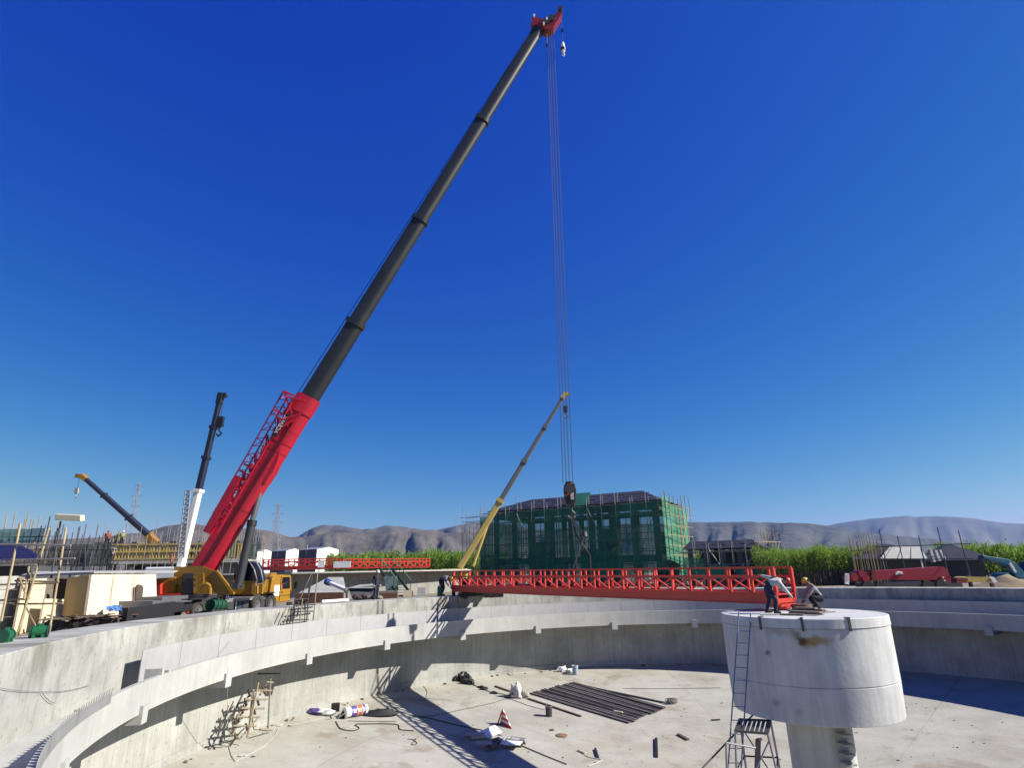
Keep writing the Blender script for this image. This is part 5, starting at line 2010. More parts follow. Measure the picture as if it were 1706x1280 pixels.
        h.v = [tuple(M @ Vector(x)) for x in h.v]
        h.build('hard_hat', hat, t)
    return t


cloth_dark = mat('dark_cloth', (.018, .020, .028), .9, var=.2, scale=6)
cloth_navy = mat('navy_cloth', (.018, .028, .065), .9, var=.2, scale=6)
cloth_grey = mat('grey_cloth', (.24, .24, .29), .9, var=.2, scale=6)
cloth_pale = mat('pale_camouflage', (.66, .66, .62), .9, var=.4, scale=9, dirt=.5, dirt_col=(.16, .17, .14))
cloth_taupe = mat('taupe_cloth', (.42, .38, .38), .9, var=.2, scale=7)
shoe_m = mat('shoe', (.03, .028, .026), .8)
hat_y = mat('yellow_hat', (.80, .62, .02), .35)
hat_w = mat('white_hat', (.78, .76, .72), .35)
hat_r = mat('red_hat', (.50, .02, .06), .35)

# man standing on the rim, back half turned to us
stand = dict(pelvis=(0, 0, .95), waist=(0, 0, 1.12), chest=(.0, 0, 1.34), neck=(.01, 0, 1.50), skull=(.03, 0, 1.58), face=(1, 0, -.1),
             hip_l=(0, .09, .90), knee_l=(.03, .10, .50), ankle_l=(0, .10, .09), toe_l=(.15, .12, .045),
             hip_r=(0, -.09, .90), knee_r=(.02, -.11, .50), ankle_r=(-.06, -.12, .09), toe_r=(.09, -.14, .045),
             sh_l=(0, .20, 1.40), el_l=(-.02, .26, 1.12), wr_l=(.10, .24, .90), sh_r=(0, -.20, 1.40), el_r=(-.03, -.27, 1.12), wr_r=(.08, -.25, .88))


def rim_at(u, v, rad=None):
    p = on(u, v, 0)
    a = ang(p)
    rr = math.hypot(p.x - C.x, p.y - C.y)
    return pol(a, min(max(rr, R0 + .3), ROUT - .35), 0)


person('standing worker in dark clothes and a white hard hat on the tank rim', rim_at(626, 999.5), R(-35), stand, (cloth_dark, cloth_dark, cloth_navy, shoe_m), hat_w, 1.0)
bend = dict(pelvis=(-.12, 0, .86), waist=(.02, 0, .98), chest=(.24, 0, 1.06), neck=(.42, 0, 1.03), skull=(.50, 0, .98), face=(.6, 0, -.8),
            hip_l=(-.10, .09, .82), knee_l=(.02, .12, .45), ankle_l=(-.10, .13, .09), toe_l=(.06, .15, .045),
            hip_r=(-.12, -.09, .82), knee_r=(.08, -.12, .46), ankle_r=(-.02, -.13, .09), toe_r=(.14, -.15, .045),
            sh_l=(.30, .20, 1.02), el_l=(.38, .24, .74), wr_l=(.48, .16, .50), sh_r=(.30, -.20, 1.02), el_r=(.36, -.24, .74), wr_r=(.50, -.14, .52))
person('worker in grey and yellow hard hat bending forward at the far bridge end', rim_at(726, 993), R(-20), bend, (cloth_grey, cloth_grey, cloth_dark, shoe_m), hat_y, 1.2)
# on the drum: one stooping with an arm on the bridge, one squatting
stoop = dict(pelvis=(-.16, 0, .88), waist=(-.02, .0, 1.02), chest=(.20, .0, 1.14), neck=(.38, 0, 1.16), skull=(.47, 0, 1.15), face=(.75, 0, -.65),
             hip_l=(-.16, .10, .84), knee_l=(-.10, .16, .46), ankle_l=(-.26, .17, .09), toe_l=(-.10, .22, .045),
             hip_r=(-.14, -.10, .84), knee_r=(.10, -.14, .46), ankle_r=(.02, -.15, .09), toe_r=(.18, -.17, .045),
             sh_l=(.22, .20, 1.16), el_l=(-.06, .34, 1.26), wr_l=(-.30, .42, 1.34), hand_l=(-1, .25, .15),
             sh_r=(.26, -.20, 1.08), el_r=(.46, -.26, .80), wr_r=(.66, -.22, .54))
ZC = ZD
p1 = on(1291, 1022.5, ZC)
yaw1 = math.atan2(-.35, 1)
person('stooping worker in a pale jacket, navy trousers and a red hard hat on the drum', p1, yaw1, stoop, (cloth_pale, cloth_pale, cloth_navy, shoe_m), hat_r, 1.0)
squat = dict(pelvis=(-.10, 0, .36), waist=(-.05, 0, .52), chest=(.10, 0, .76), neck=(.22, 0, .92), skull=(.28, 0, .98), face=(.85, 0, -.45),
             hip_l=(-.09, .10, .34), knee_l=(.30, .18, .46), ankle_l=(.08, .17, .09), toe_l=(.24, .19, .045),
             hip_r=(-.09, -.10, .34), knee_r=(.28, -.18, .44), ankle_r=(.04, -.17, .09), toe_r=(.20, -.19, .045),
             sh_l=(.16, .19, .82), el_l=(.36, .22, .56), wr_l=(.50, .12, .33), sh_r=(.16, -.19, .82), el_r=(.34, -.24, .56), wr_r=(.50, -.14, .32))
p2 = on(1365, 1015, ZC)
person('squatting worker in a taupe jacket and a yellow hard hat on the drum', p2, R(180 - 8), squat, (cloth_taupe, cloth_taupe, cloth_dark, shoe_m), hat_y, 1.02)
# tiny workers on the far formwork deck
hivis = mat('lime_vest', (.40, .42, .12), .8)
dull_red = mat('dull_red_cloth', (.42, .12, .09), .9)
for u, v, m_, h_, lb in ((176, 913, dull_red, hat_r, 'tiny worker in dull red on the far formwork deck'), (191, 917, hivis, hat_y, 'tiny worker in lime yellow, left one of the pair on the far deck'), (201, 913, hivis, hat_w, 'tiny worker in lime yellow and a white hat on the far deck'), (182, 938, cloth_pale, hat_y, 'tiny worker in pale clothes standing below the yellow beams')):
    p = at(u, v, 63.5 if v < 930 else 58.8)
    person(lb, p - UP * .0, R(-60), stand, (m_, m_, cloth_navy, shoe_m), h_, .98)
p = at(283, 954, 56)
person('tiny worker in a dull red jacket behind the crane counterweight', p, R(200), stand, (dull_red, dull_red, cloth_dark, shoe_m), hat_r, .9)

# timber pallet the drum workers lean over
t = thing('timber_pallet', 'stack of grey boards and steel plate between the two workers on the drum', 'boards', on(1335, 1019, ZC))
for k, (u0, v0, u1, v1, z_) in enumerate(((1313, 1017, 1378, 1019, .03), (1316, 1021, 1372, 1023, .04), (1300, 1024, 1340, 1025, .03), (1322, 1015, 1372, 1017, .10), (1318, 1019, 1368, 1021, .11), (1325, 1013, 1360, 1014, .15))):
    a, b_ = on(u0, v0, ZC + z_), on(u1, v1, ZC + z_)
    bar('board', a, b_, .26, .05, mat('weathered_board', (.26, .22, .18), .85, var=.3, scale=5) if k != 3 else rust, t, up=(0, 0, 1))
MB().lathe([(.12, .02), (.36, .02), (.36, .22), (.12, .22)], on(1337, 1017, ZC), 20).build('bearing_ring', rust, t)
a, b_ = on(1268, 1024.5, ZC + .02), on(1296, 1024.5, ZC + .02)
tag(MB().bar(a, b_, .3, .03, up=UP).build('plank', cloth_white, loc=a), 'pale plank lying under the feet of the stooping worker', 'plank')
t = thing('steel_rod', 'thin steel rod lying on the drum beside the squatting worker', 'rod', on(1375, 1021, ZC))
tube('rod', on(1350, 1022, ZC + .03), on(1392, 1019.5, ZC + .03), .018, steel_dark, t)

# ------------------------------------------------------------------ things on the rim
for u, v, lb, yw, k in ((64, 1063, 'green pump on the near rim, the right one of two', .5, 1), (6, 1071, 'green pump with an open round flange at the left edge of the rim', 1.9, 0)):
    p = rim_at(u, v)
    t = thing('pump', lb, 'pump', p)
    dx, dy = math.cos(yw), math.sin(yw)
    ax_ = Vector((dx, dy, 0))
    c = p + UP * .17
    MB().tube(c - ax_ * .18, c + ax_ * .18, .15, 20).build('casing', green_paint, t, bevel=.02)
    MB().tube(c - ax_ * .23, c - ax_ * .18, .175, 20).build('flange', green_dark, t)
    MB().tube(c + ax_ * .18, c + ax_ * .22, .17, 20).build('flange', green_dark, t)
    MB().tube(c + ax_ * .221, c + ax_ * .235, .07, 16).build('bore', galv if not k else black_m, t)
    for s in (-.11, .11):
        MB().box(c + ax_ * s - UP * .12, (.08, .31, .10), rz=yw).build('foot', green_paint, t)
    MB().box(c + UP * .17, (.12, .10, .09), rz=yw).build('terminal_box', green_paint, t)
    MB().tube(c - ax_ * .07 + UP * .14, c - ax_ * .07 + UP * .22, .045, 10).build('outlet', green_dark, t)
p = K(4.75, -.25, .6)
t = thing('cable_drum', 'green ribbed drum beside the crane rear wheel', 'drum', rim_at(361, 1016))
c0 = at(350, 1008.5, 32.2)
c1 = at(371, 1009, 33.2)
MB().tube(c0, c1, .27, 24).build('barrel', green_dark, t)
for f in (0, .3, .62, .97):
    q = c0.lerp(c1, f)
    MB().tube(q, q + (c1 - c0).normalized() * .05, .30, 24).build('rib', green_paint, t)
MB().bar(c0 - UP * .30, c1 - UP * .30, .3, .2).build('cradle', steel_dark, t)
b = MB()
vs, fs = [], []
for i in range(9):
    for j in range(9):
        p_ = at(176 + 26 * i / 8, 1016 + 8 * j / 8, 29.5 - 1.0 * j / 8)
        p_.z = max(p_.z, GZ + .05) + .16 * noise.noise(Vector((i * .9, j * .9, 2))) + .15
        vs.append(p_)
for i in range(8):
    for j in range(8):
        fs.append((i * 9 + j, (i + 1) * 9 + j, (i + 1) * 9 + j + 1, i * 9 + j + 1))
b.add(vs, fs, True)
p_ = at(189, 1020, 29)
tag(b.build('tarpaulin', tarp_blue, loc=p_), 'crumpled light blue tarpaulin beside the black outrigger', 'tarpaulin')
t = thing('timber_pile', 'dark heap of old boards and soil along the foot of the beige formwork', 'timber', gnd(130, 28.5))
rt_ = random.Random(3)
for i in range(13):
    p_ = at(92 + i * 8, 1046 - i * 1.75, 28.0)
    MB().blob((p_.x, p_.y, GZ + .25), (.5, .4, .42), i, 10, .3).build('soil', mat('dark_soil', (.07, .055, .045), .95, var=.3, scale=4), t)
for i in range(22):
    p_ = at(88 + i * 5, 1045 - i * 1.1, 27.9)
    p_.z = GZ + .45 + rt_.uniform(0, .22)
    a_ = rt_.uniform(-.6, .6)
    d_ = Vector((math.cos(a_), math.sin(a_), rt_.uniform(-.12, .12))) * rt_.uniform(.4, 1.0)
    bar('board', p_ - d_, p_ + d_, .14, .04, (rust, mat('weathered_board', (.26, .22, .18), .85), rust)[i % 3], t, up=UP)

# scaffold steps hooked over the inner face of the wall
t = thing('scaffold', 'small pole scaffold hooked over the inner face of the tank wall', 'scaffold', rim_at(505, 1003))
A_ = ang(onring(505, 1020, R0))
for k, (u0, v0, u1, v1) in enumerate(((519, 955, 494, 1012), (529, 956, 522, 1034), (516, 962, 511, 1034), (504, 998, 499, 1036), (492, 996, 486, 1036), (484, 1012, 473, 1040), (490, 1030, 474, 1034), (478, 1012, 470, 1030), (521, 956, 513, 1000))):
    rr = R0 - .12 - .25 * (k % 2)
    a, b_ = onring(u0, v0, rr), onring(u1, v1, rr)
    tube('standard', a, b_, .032, bamboo if k % 2 else steel_dark, t)
for (u0, v0, u1, v1) in ((490, 1009, 526, 1008), (484, 1020, 522, 1019), (478, 1034, 514, 1033), (492, 1000, 512, 998)):
    tube('ledger', onring(u0, v0, R0 - .3), onring(u1, v1, R0 - .15), .03, steel_dark, t)
for k in range(6):
    q_ = onring(477 + k * 6, 1037 - k * 5.5, R0 - .3)
    tube('tie', q_ - UP * .22, q_ + UP * .2 + Vector((.06, 0, 0)), .035, steel_dark, t)

# site clutter beyond the rim, between the crane and the red bridge
t = thing('brick_wall', 'low orange brick wall with a grey sloped concrete cap behind the rim', 'wall', gnd(535, 45))
w0, w1 = gnd(497, 44), gnd(577, 44)
wz = ztop(535, 988, 44)
core = MB().bar(w0.lerp(w1, .5) + UP * 0, w0.lerp(w1, .5) + UP * (wz - GZ), (w1 - w0).length - .03, .20, up=(0, 1, 0)).build('mortar_core', mortar_m, t)
br_ = MB()
rows_ = int((wz - GZ) / .08)
for r_i in range(rows_):
    for i in range(15):
        x0 = w0.x + (w1.x - w0.x) * (i + .5 * (r_i % 2)) / 15
        if x0 + .2 > w1.x:
            continue
        br_.box((x0 + .11, w0.y - .115, GZ + .05 + r_i * .08), (.215, .03, .062))
bo = br_.build('brickwork', brick_m, t)
bo['kind'] = 'stuff'
MB().prism([at(498, 988, 44), at(577, 987, 44), at(572, 962, 49.5), at(548, 962, 49.5)], (0, 0, -.06)).build('sloped_cap', concrete, t)
t = thing('brick_wall', 'second short brick wall at the foot of the green stair', 'wall', gnd(650, 48))
w0, w1 = gnd(634, 48), gnd(665, 48)
MB().bar(w0.lerp(w1, .5), w0.lerp(w1, .5) + UP * (ztop(650, 985, 48) - GZ), (w1 - w0).length, .2, up=(0, 1, 0)).build('mortar_core', mortar_m, t)
br_ = MB()
for r_i in range(9):
    for i in range(7):
        x0 = w0.x + (w1.x - w0.x) * (i + .5 * (r_i % 2)) / 7
        if x0 + .2 < w1.x:
            br_.box((x0 + .11, w0.y - .115, GZ + .05 + r_i * .08), (.2, .03, .062))
bo = br_.build('brickwork', brick_m, t)
bo['kind'] = 'stuff'
t = thing('discharge_pipe', 'white pipe with a blue flanged end propped over the brick wall', 'pipe', gnd(560, 43))
a, b_ = at(545, 970, 43.5), at(578, 984, 42.5)
MB().tube(a, b_, .13, 14).build('pipe', white_m, t)
MB().tube(a - (b_ - a).normalized() * .1, a + (b_ - a).normalized() * .14, .22, 14).build('flange', blue_m, t)
q_ = a.lerp(b_, .12)
MB().tube(q_, q_ + (b_ - a).normalized() * .1, .2, 14).build('flange', blue_m, t)
MB().tube(b_ - (b_ - a).normalized() * .1, b_, .18, 14).build('flange', galv, t)
bar('prop', Vector((b_.x, b_.y, GZ)), b_, .12, .12, white_m, t)
t = thing('canopy_sheet', 'grey sheet sloped over dark machinery next to the standing worker', 'sheet', gnd(602, 43))
MB().prism([at(580, 980, 42), at(622, 976, 42), at(625, 990, 41.5), at(628, 997, 41), at(586, 997, 41)], (0, .8, .0)).build('dark_housing', mat('shade_grey', (.09, .09, .10), .8), t)
MB().prism([at(579, 981, 41.6), at(600, 975.5, 43), at(628, 974, 43.5), at(626, 981, 41.6)], (0, 0, .04)).build('sheet', tarp_grey, t)
for k in range(9):
    MB().blob(at(592 + 5 * k, 995 + (k % 3), 40.9), (.22, .18, .18), k, 8).build('machine_part', (rust, steel_dark, bamboo)[k % 3], t)
t = thing('stair', 'green steel stair with pale panels leading up to the far tank', 'stair', gnd(645, 50))
s_a, s_b = at(662, 990, 50), at(632, 948, 54)
off_ = Vector((1.0, .4, 0))
for o_ in (Vector((0, 0, 0)), off_):
    bar('stringer', s_a + o_, s_b + o_, .06, .25, green_dark, t)
    bar('handrail', s_a + o_ + UP * 1.0, s_b + o_ + UP * 1.0, .05, .05, mat('pale_green_paint', (.10, .30, .20), .5), t)
    for k in range(6):
        q_ = s_a.lerp(s_b, (k + .1) / 5.4) + o_
        bar('baluster', q_, q_ + UP * 1.0, .04, .04, green_dark, t)
for k in range(11):
    q_ = s_a.lerp(s_b, (k + .5) / 11)
    bar('tread', q_, q_ + off_, .28, .04, steel_dark, t, up=UP)
MB().prism([at(640, 961, 51), at(661, 960, 51), at(664, 984, 51), at(643, 985, 51)], (0, .06, 0)).build('side_panel', mat('mint_panel', (.32, .44, .38), .7), t)
t = thing('pole_trestle', 'little pole trestle leaning on the far tank wall', 'trestle', gnd(606, 52))
for (u0, v0, u1, v1) in ((600, 965, 598, 985), (607, 964, 606, 983), (616, 963, 615, 982)):
    tube('post', at(u0, v0, 52), at(u1, v1, 52), .04, steel_dark, t)
for v_ in (967, 972, 978):
    tube('rail', at(598, v_ + 1, 52), at(618, v_, 52), .035, steel_dark, t)
for k, (u, v, wd, hh, m_, lb) in enumerate(((680, 994, 16, 9, plywood_pale, 'pale yellow board standing on edge left of the gas bottles'), (702, 993.5, 13, 13, cloth_white, 'white board standing on edge next to the green gas bottle'), (668, 995, 9, 3, rust, 'rusty block lying on the outer rim by the boards'))):
    p_ = at(u, v, 45.5)
    s_ = 22.0
    o = MB().box(p_ + UP * (hh / s_ / 2), (wd / s_, .08, hh / s_), rz=.1).build('board', m_, loc=p_)
    tag(o, lb, 'board')
for u, v, hh, m_, lb in ((713.5, 993, 17, green_paint, 'green gas bottle standing left of the bending worker'), (720, 991, 24, black_m, 'black gas bottle standing right beside the bending worker')):
    p_ = rim_at(u, v)
    h_ = hh / 22.5
    t = thing('gas_bottle', lb, 'gas bottle', p_)
    MB().lathe([(.0, 0), (.13, 0), (.13, h_ * .72), (.10, h_ * .82), (.04, h_ * .88), (.0, h_ * .88)], p_, 16).build('cylinder', m_, t)
    MB().tube(p_ + UP * h_ * .86, p_ + UP * h_, .035, 8).build('valve', galv, t)
p_ = rim_at(556, 1002)
a, b_ = at(536, 1002.5, 35.6), at(580, 998.5, 37.2)
a.z, b_.z = .10, .10
tag(MB().tube(a, b_, .09, 12).build('pvc_pipe', white_m, loc=a), 'long white plastic pipe lying along the rim', 'pipe')
p_ = rim_at(849, 986)
t = thing('traffic_cone', 'small orange cone on the rim under the red bridge', 'cone', p_)
MB().lathe([(.0, .0), (.16, 0), (.04, .42), (0, .42)], p_, 14).build('cone', orange, t)
MB().box(p_ + UP * .02, (.4, .4, .04)).build('base', orange, t)
for k, (u, v, lb) in enumerate(((800, 986, 'dark steel gear unit on the rim under the bridge, left one'), (822, 985.5, 'pale jumble of brackets on the rim under the bridge'))):
    p_ = rim_at(u, v)
    t = thing('machine_part', lb, 'machine part', p_)
    for q in range(4):
        MB().box(p_ + Vector((.28 * (q - 1.5), .1 * (q % 2), .12)), (.22, .24, .2 + .06 * (q % 2)), rz=.4 * q).build('block', (steel_dark, green_dark, cloth_white, galv)[(q + k) % 4], t)

# cords and marks on the wall
c_ = thing('white_cord', 'thin white cord hanging down the tank wall to the floor', 'cord', onring(383, 1052, R0 - .05))
b = MB().path([onring(383, 1036, R0 - .03), onring(382.5, 1060, R0 - .1), onring(381.5, 1094, R1 + .05), onring(379, 1130, R1 - .06), onring(379, 1172, R1 + .3), onfloor(381, 1245)], .009, 5)
b.build('upper_cord', cloth_white, c_)
pts = [onfloor(*q) + UP * .02 for q in ((381, 1245), (386, 1262), (392, 1271), (410, 1262), (440, 1245), (458, 1228), (464, 1214), (480, 1211), (520, 1203), (540, 1196))]
MB().path(pts, .014, 5).build('cord_on_floor', cloth_white, c_)
t = thing('hose', 'thin dark hose sagging along the near left wall', 'hose', onring(60, 1152, R0 - .1))
MB().path([onring(u, v, R0 - .04) for u, v in ((-30, 1143), (0, 1147), (25, 1151), (60, 1153), (100, 1153), (130, 1148), (150, 1142))], .006, 5).build('run', mat('hose_grey', (.18, .18, .16), .7), t)
MB().path([onring(u, v, R0 - .05) for u, v in ((70, 1155), (76, 1163), (84, 1170), (90, 1172))], .008, 5).build('loose_end', mat('hose_grey', (.18, .18, .16), .7), t)
# ------------------------------------------------------------------ clutter on the tank floor
Z7 = lambda x, y: (700 + x / 3.2808, 1050 + y / 3.2826)
Z4 = lambda x, y: (360 + x / 4.739, 1060 + y / 4.741)
F7 = lambda x, y, z=0: onfloor(*Z7(x, y)) + UP * z
F4 = lambda x, y, z=0: onfloor(*Z4(x, y)) + UP * z
violet_steel = mat('primed_steel', (.185, .165, .17), .6, .1, var=.3, scale=2, dirt=.4, dirt_col=(.12, .08, .06))

st = thing('steel_channels', 'flat bundle of long dark primed steel channels on the tank floor', 'steel', F7(960, 390))
NCH = 12
for i in range(NCH):
    f = (i + .5) / NCH
    a = F7(600 + 235 * f + random.uniform(-8, 8), 352 - 62 * f + random.uniform(-3, 3))
    b_ = F7(1150 + 180 * f + random.uniform(-14, 14), 512 - 78 * f + random.uniform(-4, 4))
    d = (b_ - a).normalized()
    sd2 = Vector((d.y, -d.x, 0)).normalized()
    m = MB()
    z_ = UP * (.02 + .02 * (i % 2))
    wch = .27
    m.bar(a + z_ + UP * .02, b_ + z_ + UP * .02, wch, .02, up=UP)
    for s in (-1, 1):
        m.bar(a + z_ + sd2 * (s * wch / 2) + UP * .035, b_ + z_ + sd2 * (s * wch / 2) + UP * .035, .018, .05, up=UP)
    m.build('channel', violet_steel, st)
for k, (x0, y0, x1, y1, m_, lb) in enumerate(((590, 380, 880, 478, rust, 'single rusty channel lying below the dark bundle'), (825, 296, 1330, 402, steel_dark, 'long thin bar lying above the dark bundle'), (410, 312, 490, 340, rust, 'short rusty bar behind the white sack'))):
    a, b_ = F7(x0, y0, .04), F7(x1, y1, .04)
    tag(MB().bar(a, b_, .12, .07, up=UP).build('steel_bar', m_, loc=a), lb, 'bar')
# wire coil
c = F7(1375, 402, .08)
b = MB()
for k in range(14):
    pts = []
    ax1 = Vector((random.uniform(-1, 1), random.uniform(-1, 1), random.uniform(.2, 1))).normalized()
    e1 = ax1.orthogonal().normalized()
    e2 = ax1.cross(e1)
    r_ = random.uniform(.18, .34)
    for q in range(13):
        a = 2 * math.pi * q / 12
        p = c + e1 * (r_ * math.cos(a)) * 1.3 + e2 * (r_ * math.sin(a))
        p.z = max(c.z - .05, c.z + (p.z - c.z) * .4 + .06)
        pts.append(p)
    b.path(pts, .016, 4)
tag(b.build('wire_coil', mat('old_wire', (.28, .27, .22), .7), loc=c), 'tangled coil of pale wire at the right end of the bundle', 'wire')
# white sack
c = F7(525, 370)
t = thing('cloth_sack', 'crumpled white cloth sack beside the steel bundle', 'sack', c)
MB().blob(c + UP * .30, (.36, .32, .52), 4, 16, .38).build('sack', cloth_white, t)
MB().blob(c + Vector((.45, .05, .16)), (.34, .26, .24), 7, 14, .4).build('fold', mat('tan_cloth', (.50, .46, .38), .9, var=.2), t)
MB().blob(c + Vector((-.28, -.1, .10)), (.3, .22, .16), 11, 12, .4).build('fold', mat('grey_rag', (.15, .14, .13), .9), t)
# black debris line
t = thing('debris_pile', 'black heap of crumpled sheeting by the wall trailing a strip toward the sack', 'debris', F7(210, 280))
for k, (x, y, s) in enumerate(((150, 274, .3), (175, 272, .36), (205, 268, .42), (225, 272, .46), (240, 280, .5), (262, 288, .42), (280, 300, .26), (272, 274, .22), (196, 280, .3), (248, 296, .34))):
    c = F7(x, y)
    MB().blob(c + UP * s * .38, (s * .75, s * .6, s * .62), k + 3, 12, .5, rz=k).build('crumpled_sheet', black_m if k % 3 else mat('charcoal', (.035, .033, .032), .8, var=.4, scale=6), t)
for k, (x, y, s) in enumerate(((332, 318, .18), (345, 328, .2), (400, 350, .16), (415, 352, .12))):
    MB().blob(F7(x, y) + UP * .06, (s * 1.3, s * .7, s * .5), k + 30, 10, .5).build('scrap', black_m, t)
MB().path([F7(x, y, .03) for x, y in ((285, 302), (310, 312), (350, 330), (395, 348), (440, 352), (480, 362))], .02, 5).build('strip', black_m, t)
# buckets
def bucket(u, v, h, r_, m_, label, lab_m=None, lid=None, name='bucket'):
    p = onfloor(u, v)
    t = thing(name, label, 'bucket', p)
    MB().lathe([(.0, .0), (r_ * .88, 0), (r_, h), (r_ * .93, h), (r_ * .82, .03), (0, .03)], p, 20).build('pail', m_, t)
    MB().lathe([(r_ * 1.0, h - .03), (r_ * 1.05, h - .03), (r_ * 1.05, h + .01), (r_ * 1.0, h + .01)], p, 20).build('rim', lab_m or galv, t)
    if lid:
        MB().lathe([(0, h + .012), (r_ * 1.02, h + .012), (r_ * 1.02, h + .04), (0, h + .04)], p, 20).build('lid', lid, t)
    pts = [p + Vector((r_ * 1.03 * math.cos(a), r_ * .3, h - .02 + .0 * a + r_ * .7 * math.sin(a) * -.4)) for a in np.linspace(0, math.pi, 9)]
    MB().path(pts, .012, 5).build('handle', galv, t)
    return t


bucket(*Z7(704, 474), .50, .19, steel_dark, 'dark metal bucket below the steel channels', galv)
bucket(*Z7(848, 244), .55, .21, mat('pale_blue_pail', (.36, .50, .66), .5), 'pale blue and white pail near the shaded wall', white_m)
c = F7(795, 232)
t = thing('plastic_bag', 'crumpled white bag lying beside the pale blue pail', 'bag', c)
MB().blob(c + Vector((-.25, .1, .16)), (.34, .2, .2), 2, 12, .4).build('bag', white_m, t)
MB().blob(c + Vector((.25, -.1, .11)), (.3, .2, .14), 8, 12, .4).build('bag', white_m, t)
# striped warning cone knocked over, plate
c = F7(462, 520)
t = thing('warning_cone', 'red and white striped folding warning cone on the floor', 'cone', c)
base = [F7(430, 505), F7(500, 545), F7(440, 518)]
apex = F7(452, 520) + UP * .70
nst = 6
for k in range(nst):
    f0, f1 = k / nst, (k + 1) / nst
    L_, R__ = F7(436, 512), F7(500, 545)
    q = [L_.lerp(apex, f0), R__.lerp(apex, f0 * .98), R__.lerp(apex, f1 * .98), L_.lerp(apex, f1)]
    MB().prism(q, (.02, .06, 0)).build('stripe', white_m if k % 2 else red_bridge, t)
bar('prop', F7(425, 512), apex, .05, .05, red_bridge, t)
bar('foot', F7(380, 524, .02), F7(440, 520, .02), .06, .04, steel_dark, t)
# sheet metal scraps partly in the bridge's shadow
t = thing('sheet_scraps', 'pile of bent pale sheet metal pieces half in the bridge shadow', 'scrap metal', F7(440, 610))
for k, (x, y, l, w_, rz_, rx_, m_) in enumerate(((340, 590, 1.1, .5, .3, .5, white_m), (390, 580, 1.2, .5, 1.0, .9, white_m), (300, 600, .9, .4, -.2, .2, galv), (470, 620, 1.1, .6, -.5, .25, cloth_white), (515, 630, .8, .9, -.4, .1, galv), (500, 650, .9, .5, -.3, .12, white_m), (420, 625, .7, .5, .8, .4, steel_dark), (550, 640, .4, .4, .2, .3, steel_dark), (350, 650, .7, .4, .1, .12, galv), (395, 655, .6, .4, .9, .2, steel_dark))):
    p = F7(x, y)
    MB().box(p + UP * (.12 + .05 * (k % 3)), (l, w_, .025), rz=rz_, rx=rx_ * .6).build('sheet', m_, t)
for k, (x, y) in enumerate(((455, 612), (478, 612), (500, 612), (515, 612))):
    bar('sheet_rib', F7(x, y + 2, .16), F7(x - 18, y + 46, .16), .05, .05, galv, t)
# manhole plate, sticks and small bits
c = F7(772, 580)
tag(MB().lathe([(0, 0), (.30, 0), (.30, .03), (.26, .045), (0, .045)], c, 24).build('round_plate', mat('tan_rust', (.28, .17, .09), .85, var=.3, scale=5), loc=c), 'round rusty plate lying flat on the floor', 'plate')
c = F7(720, 551)
tag(MB().lathe([(0, 0), (.11, 0), (.11, .05), (0, .05)], c, 14).build('small_disc', rust, loc=c), 'tiny rusty disc near the round plate', 'disc')
for x0, y0, x1, y1, th, m_, lb, cat_ in ((1290, 600, 1293, 702, .13, black_m, 'black angle bar standing out darkest right of the wires', 'bar'), (957, 657, 973, 708, .10, black_m, 'short black bar beside the white cable', 'bar'), (862, 664, 902, 683, .05, plywood, 'small yellow stick on the floor', 'stick'), (1410, 577, 1465, 607, .16, rust, 'dark brown timber offcut at the right of the floor', 'offcut'), (1590, 500, 1640, 497, .04, steel_dark, 'thin dark rod near the blue ladder', 'rod'), (1060, 462, 1108, 470, .10, plywood, 'pale wooden slip lying on the steel channels', 'slip')):
    a, b_ = F7(x0, y0, .05 + (.1 if 'channels' in lb else 0)), F7(x1, y1, .05 + (.1 if 'channels' in lb else 0))
    tag(MB().bar(a, b_, th, .06, up=UP).build(cat_ if cat_ != 'bar' else 'angle_bar', m_, loc=a), lb, cat_)
# cables on the floor
def cable(label, pts, r_, m_, name='cable'):
    P = [onfloor(*q) + UP * (r_ + .005) for q in pts]
    # smooth
    out = []
    for i in range(len(P) - 1):
        p0, p1, p2, p3 = P[max(i - 1, 0)], P[i], P[i + 1], P[min(i + 2, len(P) - 1)]
        for k in range(5):
            t_ = k / 5
            out.append(.5 * ((2 * p1) + (p2 - p0) * t_ + (2 * p0 - 5 * p1 + 4 * p2 - p3) * t_ ** 2 + (3 * p1 - p0 - 3 * p2 + p3) * t_ ** 3))
    out.append(P[-1])
    tag(MB().path(out, r_, 5).build(name, m_, loc=P[0]), label, 'cable')


cab_m = mat('cable_black', (.03, .03, .032), .7)
cable('dark cable running from the bridge shadow past the sheet metal scraps', [Z7(-60, 470), Z7(60, 490), Z7(200, 525), Z7(300, 545), Z7(420, 575), Z7(560, 640), Z7(700, 700), Z7(800, 740)], .022, cab_m)
cable('thin grey cable crossing the floor toward the white sack', [Z7(-40, 478), Z7(80, 470), Z7(250, 435), Z7(400, 402), Z7(480, 380), Z7(600, 420), Z7(680, 440)], .014, mat('cable_grey', (.16, .15, .13), .8))
cable('long thin dark line across the far floor', [Z7(1110, 322), Z7(1300, 324), Z7(1640, 320)], .014, mat('cable_grey', (.16, .15, .13), .8))
cable('dark cable winding right of the paint tubes in two loose bends', [Z4(945, 680), Z4(985, 740), Z4(1080, 755), Z4(1130, 735), Z4(1100, 710), Z4(1150, 702), Z4(1420, 705), Z4(1450, 745), Z4(1560, 755)], .02, cab_m)
cable('straight thin cable under the paint tubes', [Z4(1040, 676), Z4(1200, 680), Z4(1420, 680)], .014, mat('cable_grey', (.16, .15, .13), .8))
